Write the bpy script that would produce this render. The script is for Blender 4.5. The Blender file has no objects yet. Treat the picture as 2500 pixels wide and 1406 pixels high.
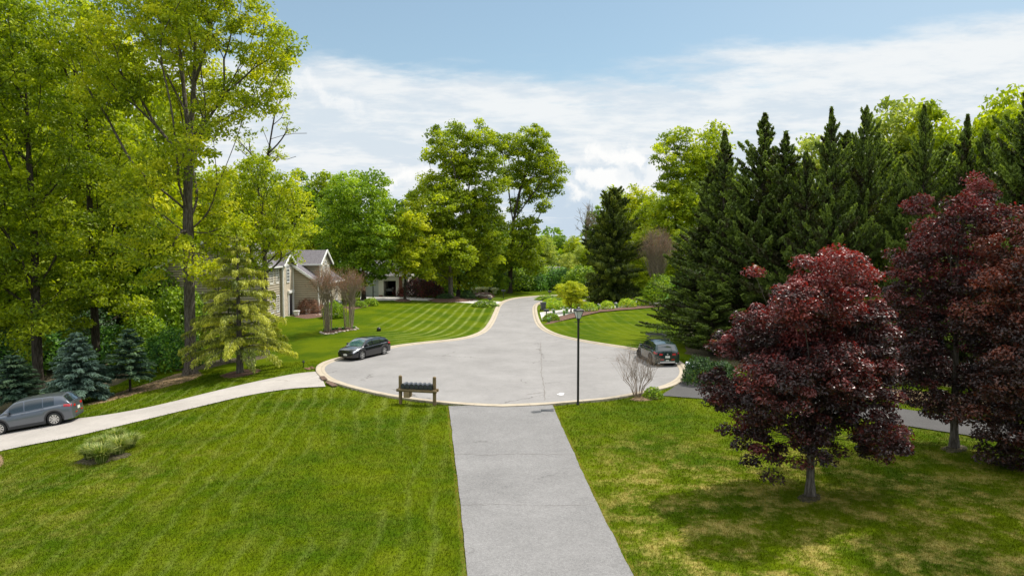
import bpy, math, random
import numpy as np
# ------------------------------------------------------------------ camera
sc = bpy.context.scene
C = sc.collection
F = 1720.0; PITCH = math.atan(103/1720.0); H = 8.4
cam_d = bpy.data.cameras.new('camera'); cam = bpy.data.objects.new('camera', cam_d); C.objects.link(cam)
cam.location = (0, 0, H); cam.rotation_euler = (math.pi/2 - PITCH, 0, 0)
cam_d.sensor_width = 36; cam_d.lens = 36*F/2500; cam_d.clip_end = 5000; cam_d.clip_start = .1
sc.camera = cam
# ------------------------------------------------------------------ sun and sky
SUN_EL = math.radians(60); sdir = (0.80, 0.60)
sun_d = bpy.data.lights.new('sun', 'SUN'); sun = bpy.data.objects.new('sun', sun_d); C.objects.link(sun)
sun_d.energy = 4.2; sun_d.angle = math.radians(.6); sun_d.color = (1, .95, .87)
az = math.atan2(sdir[0], sdir[1])           # from +Y towards +X
sun.rotation_euler = (math.pi/2 - SUN_EL, 0, -az + math.pi)
sun.rotation_euler = (-(math.pi/2 - SUN_EL), 0, -az)
sc.view_settings.view_transform = 'Standard'; sc.view_settings.look = 'None'
sc.view_settings.exposure = 0.32; sc.view_settings.gamma = 1
sc.cycles.max_bounces = 10; sc.cycles.diffuse_bounces = 6; sc.cycles.glossy_bounces = 2
sc.cycles.transmission_bounces = 6; sc.cycles.transparent_max_bounces = 6
sc.cycles.caustics_reflective = False; sc.cycles.caustics_refractive = False

class NT:
    def __init__(s, tree): s.t = tree; s.n = tree.nodes; s.l = tree.links
    def new(s, kind, **kw):
        n = s.n.new(kind)
        for k, v in kw.items():
            if k.startswith('_'): setattr(n, k[1:], v)
            elif k.startswith('i'): s.put(n.inputs[int(k[1:])], v)
            else: s.put(n.inputs[k], v)
        return n
    def put(s, sock, v):
        if hasattr(v, 'is_output') or isinstance(v, bpy.types.NodeSocket): s.l.new(v, sock)
        else: sock.default_value = v
    def math(s, op, a, b=0.0, c=None, clamp=False):
        n = s.n.new('ShaderNodeMath'); n.operation = op; n.use_clamp = clamp
        s.put(n.inputs[0], a); s.put(n.inputs[1], b)
        if c is not None: s.put(n.inputs[2], c)
        return n.outputs[0]
    def mix(s, f, a, b, mode='MIX'):
        n = s.n.new('ShaderNodeMix'); n.data_type = 'RGBA'; n.blend_type = mode
        s.put(n.inputs[0], f); s.put(n.inputs[6], a); s.put(n.inputs[7], b)
        return n.outputs[2]
    def noise(s, vec, scale, detail=3, rough=.5, lac=2.0, out=0):
        n = s.n.new('ShaderNodeTexNoise'); n.inputs['Scale'].default_value = scale
        n.inputs['Detail'].default_value = detail; n.inputs['Roughness'].default_value = rough
        if vec is not None: s.l.new(vec, n.inputs['Vector'])
        return n.outputs[out]
    def ramp(s, f, lo, hi, a=0.0, b=1.0, smooth=True):
        n = s.n.new('ShaderNodeMapRange'); n.interpolation_type = 'SMOOTHSTEP' if smooth else 'LINEAR'
        s.put(n.inputs[0], f); s.put(n.inputs[1], lo); s.put(n.inputs[2], hi); s.put(n.inputs[3], a); s.put(n.inputs[4], b)
        return n.outputs[0]
    def vec(s, x, y, z):
        n = s.n.new('ShaderNodeCombineXYZ'); s.put(n.inputs[0], x); s.put(n.inputs[1], y); s.put(n.inputs[2], z); return n.outputs[0]

def col(c): return (c[0], c[1], c[2], 1.0)

w = bpy.data.worlds.new('World'); sc.world = w; w.use_nodes = True
t = NT(w.node_tree); w.node_tree.nodes.clear()
sky = t.new('ShaderNodeTexSky'); sky.sky_type = 'NISHITA'; sky.sun_disc = False
sky.sun_elevation = SUN_EL; sky.sun_rotation = az; sky.air_density = 1.0; sky.dust_density = 0.6; sky.ozone_density = 2.0
tc = t.new('ShaderNodeTexCoord'); sep = t.new('ShaderNodeSeparateXYZ', i0=tc.outputs['Generated'])
X, Y, Z = sep.outputs
zz = t.math('ADD', t.math('MAXIMUM', Z, 0.0), .10)
px_ = t.math('DIVIDE', X, zz); py_ = t.math('DIVIDE', Y, zz)
flat = t.vec(px_, py_, 0.0)
streak = t.vec(t.math('MULTIPLY', px_, .55), py_, 3.1)
n1 = t.noise(streak, .9, 9, .58)
n2 = t.noise(t.vec(t.math('MULTIPLY', px_, .7), t.math('MULTIPLY', py_, 1.2), 7.7), 2.6, 8, .6)
n3 = t.noise(t.vec(t.math('MULTIPLY', px_, .8), t.math('MULTIPLY', py_, 1.1), 2.7), 9.0, 7, .62)
nn = t.math('ADD', t.math('ADD', t.math('MULTIPLY', n1, .48), t.math('MULTIPLY', n2, .40)), t.math('MULTIPLY', n3, .12))
# cover grows towards the horizon and towards the right
azx = t.math('DIVIDE', X, t.math('ADD', Y, .001))
cov = t.math('ADD', t.ramp(Z, .31, .185, 0.0, .37), t.ramp(azx, .1, .75, 0.0, .01))
cov = t.math('SUBTRACT', cov, t.math('MULTIPLY', t.ramp(Z, .14, .09, 0.0, .30), t.math('MULTIPLY', t.ramp(azx, -.10, .10), t.ramp(azx, .55, .25))))
thr = t.math('SUBTRACT', .662, cov)
c1 = t.ramp(t.math('SUBTRACT', nn, thr), -.05, .15, 0, .92)
front = t.ramp(Y, -.2, .3)
# grey under-sides and variation
gz = t.noise(t.vec(px_, py_, 5.0), 1.7, 7, .55)
shade = t.ramp(t.math('ADD', t.math('MULTIPLY', gz, .65), t.math('MULTIPLY', n3, .35)), .40, .60)
ccol = t.mix(shade, (5.6, 6.2, 6.75, 1), (7.2, 7.35, 7.4, 1))
skyc = t.mix(1.0, sky.outputs[0], (1.02, 1.13, 1.0, 1), 'MULTIPLY')
veil = t.math('ADD', t.ramp(azx, .05, .7, .30, .6), t.ramp(Z, .18, .10, 0, 1.0))
skyc = t.mix(t.math('MULTIPLY', veil, .85, clamp=True), skyc, (4.6, 5.45, 6.35, 1))
c = t.mix(c1, skyc, ccol)
# cumulus: lumps of billowing edge round fixed bearings of the sky
dirv = tc.outputs['Generated']
warp = t.noise(dirv, 22, 8, .68, out=1)
wv = t.new('ShaderNodeVectorMath', _operation='MULTIPLY_ADD', i0=warp, i1=(.07, .05, .07), i2=dirv)
vor = t.new('ShaderNodeTexVoronoi'); vor.feature = 'SMOOTH_F1'; vor.inputs['Scale'].default_value = 26; vor.inputs['Smoothness'].default_value = .6
t.l.new(wv.outputs[0], vor.inputs['Vector'])
bil = vor.outputs['Distance']
ws = t.new('ShaderNodeSeparateXYZ', i0=wv.outputs[0])
def ray(px, py):
    u = (px-1250)/F; v = (py-703)/F
    d = np.array([u, math.cos(PITCH)-v*math.sin(PITCH), -math.sin(PITCH)-v*math.cos(PITCH)])
    return d/np.linalg.norm(d)
wup = t.new('ShaderNodeVectorMath', _operation='ADD', i0=wv.outputs[0], i1=(.006, .0, .014))
vor2 = t.new('ShaderNodeTexVoronoi'); vor2.feature = 'SMOOTH_F1'; vor2.inputs['Scale'].default_value = 26; vor2.inputs['Smoothness'].default_value = .6
t.l.new(wup.outputs[0], vor2.inputs['Vector'])
def cumulus(c, lumps, base_px, amt=1.0):
    def field(vec, vr):
        m = None
        for (px, py, r) in lumps:
            d = ray(px, py)
            dv = t.new('ShaderNodeVectorMath', _operation='DISTANCE', i0=vec, i1=tuple(d + np.array([.035, .025, .035])))
            f = t.math('SUBTRACT', r/F, dv.outputs['Value'])
            m = f if m is None else t.math('SMOOTH_MAX', m, f, .008)
        return t.math('ADD', m, t.math('MULTIPLY', t.math('SUBTRACT', .35, vr), .035))
    m2 = field(wv.outputs[0], bil); m3 = field(wup.outputs[0], vor2.outputs['Distance'])
    mask = t.ramp(m2, -.002, .014, 0, amt)
    basez = ray(*base_px)[2]
    mask = t.math('MULTIPLY', mask, t.ramp(Z, basez-.01, basez+.035))
    lit = t.ramp(t.math('SUBTRACT', m2, m3), -.014, .012)
    cc = t.mix(lit, (5.5, 6.15, 6.7, 1), (7.9, 7.9, 7.8, 1))
    return t.mix(mask, c, cc)
c = cumulus(c, [(1485, 385, 50), (1548, 395, 46), (1440, 425, 50), (1600, 440, 70), (1500, 460, 90), (1395, 465, 48), (1560, 500, 90)], (1400, 550), .95)
c = cumulus(c, [(990, 435, 46), (945, 450, 36), (1035, 450, 40)], (990, 500), .9)
c = cumulus(c, [(760, 215, 34), (810, 235, 36), (860, 250, 34), (910, 265, 26), (960, 268, 26), (715, 205, 26), (785, 225, 36), (835, 245, 36), (885, 262, 30)], (800, 300), .55)

over = t.math('MULTIPLY', t.ramp(Z, .36, .62), t.ramp(t.noise(t.vec(px_, py_, 9.0), 1.1, 4, .5), .30, .50))  # bright cloud overhead, added out of view as ambient fill
c = t.mix(over, c, (13.5, 13.8, 14.0, 1))
bg = t.new('ShaderNodeBackground', i0=c, i1=.102)
out = t.new('ShaderNodeOutputWorld'); t.l.new(bg.outputs[0], out.inputs[0])
w.cycles.sampling_method = 'MANUAL'; w.cycles.sample_map_resolution = 512

# ------------------------------------------------------------------ terrain and pixel helpers
def ss(v):
    v = np.clip(v, 0, 1); return v*v*(3-2*v)
def G(x, y):
    x = np.asarray(x, float); y = np.asarray(y, float)
    u = (-x-16)/2.5
    sp = 2.5*np.logaddexp(0, np.clip(u, -40, 40))
    dip = -np.minimum(.145*sp, 4.5)*(1-ss((y-54)/22))
    base = .008*2.5*np.logaddexp(0, np.clip((y-60)/2.5, -40, 60))
    base = np.minimum(base, 1.4)
    house = .75*ss((-x-7)/13)*ss((y-60)/16)*(1-ss((y-92)/12)*.6)
    right = 1.3*ss((x-13)/14)*ss((y-88)/22)
    dip = dip-4.0*ss((y-130)/40)
    return dip+base+house+right
def dray(px, py):
    u = (px-1250)/F; v = (py-703)/F
    return np.array([u, math.cos(PITCH)-v*math.sin(PITCH), -math.sin(PITCH)-v*math.cos(PITCH)])
def gp(px, py):
    """point of the ground seen at (px, py)"""
    d = dray(px, py); lo, hi = 5.0, 700.0
    f = lambda s: H + d[2]*s - G(d[0]*s, d[1]*s)
    s = np.linspace(5, 900, 3000); v = f(s); i = np.argmax(v < 0)
    if v[i] >= 0: i = len(s)-1
    lo, hi = s[max(i-1, 0)], s[i]
    for _ in range(30):
        m = (lo+hi)/2
        if f(m) > 0: lo = m
        else: hi = m
    p = d*lo
    return np.array([p[0], p[1], float(G(p[0], p[1]))])
def at(px, py, Yd):
    d = dray(px, py); s = Yd/d[1]
    return np.array([d[0]*s, Yd, H+d[2]*s])

# ------------------------------------------------------------------ mesh helpers
def raw_mesh(name, V, faces, mats, attrs=None, smooth=False, mi=None):
    """faces: list of int arrays (n,k)"""
    me = bpy.data.meshes.new(name)
    V = np.asarray(V, np.float32)
    me.vertices.add(len(V)); me.vertices.foreach_set('co', V.ravel())
    tot = sum(f.size for f in faces); nf = sum(len(f) for f in faces)
    me.loops.add(tot); me.polygons.add(nf)
    me.loops.foreach_set('vertex_index', np.concatenate([f.ravel() for f in faces]).astype(np.int32))
    cnt = np.concatenate([np.full(len(f), f.shape[1]) for f in faces])
    st = np.concatenate([[0], np.cumsum(cnt)[:-1]]).astype(np.int32)
    me.polygons.foreach_set('loop_start', st)
    try: me.polygons.foreach_set('loop_total', cnt.astype(np.int32))
    except Exception: pass
    for m in (mats if isinstance(mats, (list, tuple)) else [mats]): me.materials.append(m)
    if mi is not None: me.polygons.foreach_set('material_index', np.asarray(mi, np.int32))
    me.polygons.foreach_set('use_smooth', np.full(nf, smooth))
    if attrs:
        for k, v in attrs.items():
            a = me.attributes.new(k, 'FLOAT', 'POINT'); a.data.foreach_set('value', np.asarray(v, np.float32))
    me.update(calc_edges=True)
    return me
def link(name, me, parent=None, **props):
    o = bpy.data.objects.new(name, me); C.objects.link(o)
    if parent is not None: o.parent = parent
    for k, v in props.items(): o[k] = v
    return o
def thing(name, label, cat, loc=(0, 0, 0), rz=0.0, group=None):
    o = bpy.data.objects.new(name, None); C.objects.link(o); o.empty_display_size = .2
    o.location = tuple(float(v) for v in loc); o.rotation_euler = (0, 0, rz)
    o['label'] = label; o['category'] = cat
    if group: o['group'] = group
    return o
def tagit(o, label, cat, group=None):
    o['label'] = label; o['category'] = cat
    if group: o['group'] = group
    return o

class MB:
    """collects shapes, builds one mesh object"""
    def __init__(s): s.V = []; s.F = []; s.n = 0; s.M = []
    def add(s, V, F, mi=0):
        V = np.asarray(V, float).reshape(-1, 3)
        for f in F: s.F.append([i+s.n for i in f]); s.M.append(mi)
        s.V.append(V); s.n += len(V); return s
    def box(s, x0, x1, y0, y1, z0, z1, mi=0, R=None, T=None):
        V = np.array([(x, y, z) for z in (z0, z1) for y in (y0, y1) for x in (x0, x1)], float)
        if R is not None: V = V @ np.asarray(R).T
        if T is not None: V = V + np.asarray(T)
        return s.add(V, [(0, 2, 3, 1), (4, 5, 7, 6), (0, 1, 5, 4), (2, 6, 7, 3), (0, 4, 6, 2), (1, 3, 7, 5)], mi)
    def bar(s, p, q, wd, ht=None, mi=0):
        """box bar from p to q"""
        p = np.array(p, float); q = np.array(q, float); ht = ht or wd
        d = q-p; L = np.linalg.norm(d); d /= L
        up = np.array([0, 0, 1.]) if abs(d[2]) < .95 else np.array([1., 0, 0])
        a = np.cross(d, up); a /= np.linalg.norm(a); b = np.cross(a, d)
        V = [c + a*sx*wd/2 + b*sy*ht/2 for c in (p, q) for sx, sy in ((-1, -1), (1, -1), (1, 1), (-1, 1))]
        return s.add(V, [(0, 1, 2, 3), (7, 6, 5, 4), (0, 4, 5, 1), (1, 5, 6, 2), (2, 6, 7, 3), (3, 7, 4, 0)], mi)
    def tube(s, P, R, k=8, mi=0, cap=True):
        P = np.asarray(P, float); R = np.broadcast_to(np.asarray(R, float), (len(P),))
        V = []; d0 = None
        for i, p in enumerate(P):
            d = P[min(i+1, len(P)-1)] - P[max(i-1, 0)]; d /= (np.linalg.norm(d)+1e-9)
            up = np.array([0, 0, 1.]) if abs(d[2]) < .9 else np.array([1., 0, 0])
            a = np.cross(d, up); a /= np.linalg.norm(a); b = np.cross(d, a)
            for j in range(k):
                th = 2*math.pi*j/k; V.append(p + R[i]*(math.cos(th)*a + math.sin(th)*b))
        Fc = [(i*k+j, i*k+(j+1) % k, (i+1)*k+(j+1) % k, (i+1)*k+j) for i in range(len(P)-1) for j in range(k)]
        if cap: Fc += [tuple(range(k))[::-1], tuple((len(P)-1)*k+j for j in range(k))]
        return s.add(V, Fc, mi)
    def lathe(s, prof, k=16, c=(0, 0, 0), axis='z', mi=0):
        V = []
        for r, z in prof:
            for j in range(k):
                th = 2*math.pi*j/k; a, b = r*math.cos(th), r*math.sin(th)
                v = (a, b, z) if axis == 'z' else (a, z, b)
                V.append(np.array(v)+np.array(c))
        n = len(prof)
        Fc = [(i*k+j, i*k+(j+1) % k, (i+1)*k+(j+1) % k, (i+1)*k+j) for i in range(n-1) for j in range(k)]
        if axis != 'z': Fc = [f[::-1] for f in Fc]
        if prof[0][0] > 1e-4: Fc.append(tuple(range(k))[::-1] if axis == 'z' else tuple(range(k)))
        if prof[-1][0] > 1e-4: Fc.append(tuple((n-1)*k+j for j in range(k)) if axis == 'z' else tuple((n-1)*k+j for j in range(k))[::-1])
        return s.add(V, Fc, mi)
    def build(s, name, mats, parent=None, smooth=False, bevel=0, **props):
        me = bpy.data.meshes.new(name)
        me.from_pydata(np.concatenate(s.V).tolist(), [], s.F)
        for m in (mats if isinstance(mats, (list, tuple)) else [mats]): me.materials.append(m)
        me.polygons.foreach_set('material_index', s.M)
        me.polygons.foreach_set('use_smooth', [bool(smooth)]*len(s.F))
        me.update()
        o = link(name, me, parent, **props)
        if bevel:
            b = o.modifiers.new('bevel', 'BEVEL'); b.width = bevel; b.segments = 2; b.limit_method = 'ANGLE'
        return o

# ------------------------------------------------------------------ materials
def newmat(name):
    m = bpy.data.materials.new(name); m.use_nodes = True; m.node_tree.nodes.clear()
    return m, NT(m.node_tree)
def finish(t, bsdf, disp=None):
    o = t.new('ShaderNodeOutputMaterial'); t.l.new(bsdf, o.inputs[0])
def plain(name, c, rough=.6, metal=0.0, noise=0.0, nscale=8, bump=0.0, bscale=40, coat=0, spec=.5):
    m, t = newmat(name)
    b = t.new('ShaderNodeBsdfPrincipled'); b.inputs['Roughness'].default_value = rough; b.inputs['Metallic'].default_value = metal
    b.inputs['Specular IOR Level'].default_value = spec
    if coat: b.inputs['Coat Weight'].default_value = coat; b.inputs['Coat Roughness'].default_value = .04
    tc = t.new('ShaderNodeTexCoord')
    if noise:
        n = t.noise(tc.outputs['Object'], nscale, 5, .6)
        f = t.ramp(n, .3, .7, 1-noise, 1+noise, False)
        t.put(b.inputs['Base Color'], t.mix(1.0, col(c), t.vec(f, f, f), 'MULTIPLY'))
    else: b.inputs['Base Color'].default_value = col(c)
    if bump:
        bn = t.new('ShaderNodeBump'); bn.inputs['Strength'].default_value = bump; bn.inputs['Distance'].default_value = .02
        t.l.new(t.noise(tc.outputs['Object'], bscale, 4), bn.inputs['Height']); t.l.new(bn.outputs[0], b.inputs['Normal'])
    finish(t, b.outputs[0]); return m
def leafmat(name, dark, mid, light, trans=.35, rough=.5, spec=.35, tcol=None, vary=.15, gain=2.4):
    dark, mid, light = [tuple(min(.62, v*gain) for v in c) for c in (dark, mid, light)]; trans = min(.5, trans*1.1)
    m, t = newmat(name)
    a = t.new('ShaderNodeAttribute', _attribute_name='tint')
    oi = t.new('ShaderNodeObjectInfo')
    f = t.math('ADD', a.outputs['Fac'], t.math('MULTIPLY', t.math('SUBTRACT', oi.outputs['Random'], .5), vary))
    r = t.new('ShaderNodeValToRGB', i0=f); e = r.color_ramp.elements
    e[0].position = .1; e[0].color = col(dark); e[1].position = .9; e[1].color = col(light)
    k = r.color_ramp.elements.new(.5); k.color = col(mid)
    b = t.new('ShaderNodeBsdfPrincipled'); b.inputs['Roughness'].default_value = rough; b.inputs['Specular IOR Level'].default_value = spec
    t.l.new(r.outputs[0], b.inputs['Base Color'])
    tr = t.new('ShaderNodeBsdfTranslucent')
    tcl = t.mix(1.0, r.outputs[0], col(tcol or (1.2, 1.2, .45)), 'MULTIPLY'); t.l.new(tcl, tr.inputs[0])
    mx = t.new('ShaderNodeMixShader', i0=trans); t.l.new(b.outputs[0], mx.inputs[1]); t.l.new(tr.outputs[0], mx.inputs[2])
    finish(t, mx.outputs[0]); return m
L_OAK = leafmat('oak_leaf', (.054, .080, .003), (.140, .172, .004), (.27, .288, .009), .42, rough=.55)
L_MAPLE = leafmat('bright_leaf', (.044, .072, .003), (.118, .152, .004), (.235, .268, .009), .42)
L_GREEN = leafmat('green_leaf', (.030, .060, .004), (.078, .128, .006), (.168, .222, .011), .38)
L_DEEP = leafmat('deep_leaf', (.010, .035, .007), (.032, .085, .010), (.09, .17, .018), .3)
L_YEL = leafmat('yellow_leaf', (.070, .100, .004), (.160, .195, .006), (.29, .31, .010), .42)
L_OLIVE = leafmat('pale_leaf', (.07, .095, .02), (.16, .19, .035), (.28, .30, .055), .4)
L_RED = leafmat('red_leaf', (.022, .011, .009), (.050, .022, .019), (.21, .042, .034), .22, rough=.42, spec=.6, tcol=(2.2, .6, .5), vary=.08, gain=1.0)
L_RED2 = leafmat('rust_red_leaf', (.022, .010, .008), (.054, .025, .017), (.21, .062, .032), .22, rough=.42, spec=.6, tcol=(2.2, .7, .4), vary=.08, gain=1.0)
L_LEY = leafmat('dark_cypress', (.036, .030, .011), (.052, .080, .015), (.145, .195, .030), .3, vary=.35, gain=1.7)
L_CRYP = leafmat('olive_conifer', (.022, .034, .006), (.065, .092, .010), (.17, .195, .02), .25, gain=1.5)
L_SPR = leafmat('blue_spruce', (.014, .030, .020), (.046, .074, .054), (.11, .155, .11), .08)
L_SPR2 = leafmat('dark_spruce', (.010, .022, .013), (.03, .058, .032), (.085, .125, .06), .08)
L_CED = leafmat('golden_cedar', (.05, .065, .010), (.14, .15, .018), (.27, .27, .035), .25)
L_LIME = leafmat('lime_leaf', (.09, .115, .004), (.19, .215, .006), (.31, .32, .012), .4)
L_DRY = leafmat('dry_pod', (.06, .026, .014), (.12, .055, .032), (.19, .10, .06), .15)
L_BOX = leafmat('hedge_leaf', (.05, .10, .006), (.17, .24, .008), (.32, .38, .018), .35)
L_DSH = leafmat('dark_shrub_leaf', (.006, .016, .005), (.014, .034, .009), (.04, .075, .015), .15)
def bark(name, c1, c2, scale=6):
    m, t = newmat(name); tc = t.new('ShaderNodeTexCoord')
    mp = t.new('ShaderNodeMapping', i0=tc.outputs['Object']); mp.inputs['Scale'].default_value = (1, 1, .14)
    n = t.noise(mp.outputs[0], scale*2.4, 6, .65)
    b = t.new('ShaderNodeBsdfPrincipled'); b.inputs['Roughness'].default_value = .95; b.inputs['Specular IOR Level'].default_value = .1
    t.l.new(t.mix(t.ramp(n, .35, .68), col(c1), col(c2)), b.inputs['Base Color'])
    bn = t.new('ShaderNodeBump'); bn.inputs['Strength'].default_value = .9; bn.inputs['Distance'].default_value = .06
    t.l.new(n, bn.inputs['Height']); t.l.new(bn.outputs[0], b.inputs['Normal'])
    finish(t, b.outputs[0]); return m
B_OAK = bark('oak_bark', (.055, .045, .035), (.19, .165, .135))
B_GREY = bark('grey_bark', (.07, .06, .05), (.21, .185, .15))
B_DARK = bark('dark_bark', (.03, .024, .018), (.09, .075, .058))
B_PALE = bark('pale_bark', (.20, .155, .11), (.46, .38, .29), 12)
B_TWIG = bark('twig_bark', (.20, .14, .10), (.42, .33, .26), 12)
# ------------------------------------------------------------------ ground, street, drives
def resample(P, n):
    P = np.asarray(P, float); s = np.r_[0, np.cumsum(np.linalg.norm(np.diff(P, axis=0), axis=1))]
    u = np.linspace(0, s[-1], n) if np.isscalar(n) else n
    return np.stack([np.interp(u, s, P[:, k]) for k in range(P.shape[1])], 1)
def smooth_line(P, it=2):
    P = np.asarray(P, float)
    for _ in range(it):
        Q = [P[0]]
        for a, b in zip(P[:-1], P[1:]): Q += [a*.75+b*.25, a*.25+b*.75]
        Q.append(P[-1]); P = np.array(Q)
    return P
def gpl(pts): return smooth_line([gp(*p)[:2] for p in pts])
KL = gpl([(1225, 994), (1150, 991), (1050, 984), (950, 970), (880, 955), (825, 940), (790, 926), (771, 908), (775, 894), (800, 882), (860, 868), (945, 849), (1000, 841), (1060, 835), (1110, 830), (1150, 822), (1180, 808), (1196, 786), (1206, 764), (1213, 747), (1224, 737), (1250, 729), (1290, 725), (1330, 722.5), (1372, 721.5), (1420, 721)])
KR = gpl([(1225, 994), (1330, 990), (1400, 985), (1480, 978), (1550, 967), (1610, 953), (1655, 939), (1679, 920), (1680, 902), (1662, 885), (1620, 869), (1556, 853), (1480, 842), (1420, 832), (1370, 821), (1338, 808), (1322, 795), (1314, 778), (1310, 760), (1310, 748), (1318, 741), (1338, 734), (1365, 729.5), (1400, 727.5), (1450, 726)])
DL = gpl([(1095, 992), (1101, 1030), (1107, 1090), (1121, 1200), (1131, 1300), (1141, 1406), (1150, 1500), (1165, 1700), (1175, 1900)])
DR = gpl([(1349, 989), (1364, 1025), (1398, 1100), (1443, 1200), (1493, 1300), (1545, 1406), (1600, 1500), (1690, 1700), (1780, 1900)])
LU = gpl([(779, 907), (740, 910), (700, 916), (600, 937), (500, 961), (378, 992), (270, 1012), (184, 1023), (80, 1032), (0, 1040), (-150, 1062), (-350, 1095)])
LL = gpl([(795, 944), (750, 946), (700, 950), (600, 966), (500, 990), (351, 1026), (189, 1065), (90, 1083), (0, 1101), (-150, 1140), (-350, 1200)])
RU = gpl([(1670, 930), (1720, 938), (1800, 946), (2000, 966), (2220, 1002), (2400, 1026), (2700, 1072), (3000, 1120)])
RL = gpl([(1612, 966), (1680, 971), (1740, 975), (1900, 990), (2100, 1021), (2250, 1046), (2400, 1068), (2700, 1125), (3000, 1190)])
def rag(P, seed, s_=.011):
    P = resample(P, 160); rg_ = np.random.default_rng(seed); n_ = np.convolve(rg_.normal(0, 1, 164), np.ones(5)/5, 'valid')*s_*2
    P = P.copy(); P[1:-1, 0] += n_[1:-1]; return P
DL = rag(DL, 1); DR = rag(DR, 2)
HU = gpl([(1226, 736.5), (1180, 734), (1100, 730), (1040, 727), (985, 723.2), (880, 722.6)])
HL = gpl([(1212, 746), (1160, 741), (1100, 736.5), (1040, 734), (985, 733), (880, 735)])
CU = gpl([(1318, 763), (1350, 759), (1400, 754), (1450, 749), (1530, 743), (1640, 735)])
CL = gpl([(1324, 784), (1350, 776), (1400, 764), (1450, 757), (1530, 749), (1640, 741)])
EU = gpl([(1327, 737.5), (1350, 735), (1385, 733.5), (1440, 732)])
EL = gpl([(1312, 744), (1340, 741), (1385, 738.5), (1440, 737)])
def pip(x, y, poly):
    x = np.asarray(x); y = np.asarray(y); ins = np.zeros(x.shape, bool); n = len(poly); j = n-1
    for i in range(n):
        xi, yi = poly[i][:2]; xj, yj = poly[j][:2]
        c = ((yi > y) != (yj > y)) & (x < (xj-xi)*(y-yi)/((yj-yi) if yj != yi else 1e-9)+xi)
        ins ^= c; j = i
    return ins
def pdist(x, y, line):
    x = np.asarray(x, float).ravel(); y = np.asarray(y, float).ravel(); best = np.full(x.shape, 1e9)
    for a, b in zip(line[:-1], line[1:]):
        d = b-a; L2 = d@d+1e-12
        tt = np.clip(((x-a[0])*d[0]+(y-a[1])*d[1])/L2, 0, 1)
        best = np.minimum(best, np.hypot(x-a[0]-tt*d[0], y-a[1]-tt*d[1]))
    return best
STREET = np.r_[KL, KR[::-1]]
PAVED = [STREET, np.r_[DL, DR[::-1]], np.r_[LU, LL[::-1]], np.r_[RU, RL[::-1]], np.r_[HU, HL[::-1]], np.r_[CU, CL[::-1]], np.r_[EU, EL[::-1]]]

def lawn_attrs(x, y, blade=False):
    x = np.asarray(x, float); y = np.asarray(y, float)
    near = 1-ss((y-44)/8)
    u = x + .14*(y-20)*np.clip(-x/9, 0, 1)
    u = np.where(x > 2, x - .30*(y-20)*ss((x-3)/4), u)
    d = np.minimum(pdist(x, y, KL[::2]), pdist(x, y, KR[::2])).reshape(x.shape)
    amp_far = ss((y-50)/10)*(1-ss((y-112)/5))*np.where(x > 0, .42, .25+.75*ss((x+17)/8))
    ed = np.minimum(pdist(x, y, DL), pdist(x, y, DR)).reshape(x.shape)
    dry = 1.85*(ed < .13)*(y < 37)*blade+ss((x-1.5)/3)*ss((34-y)/12)*.9 + .08*near + .2*ss((-x-10)/4)*ss((33-y)/6)*near
    return {'nu': u, 'fd': d, 'na': near*(.30+.12*ss((y-30)/10))*np.where(x > 1.5, .55, 1), 'fa': amp_far*.62, 'dry': dry}
lm, t = newmat('lawn_grass')
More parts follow.
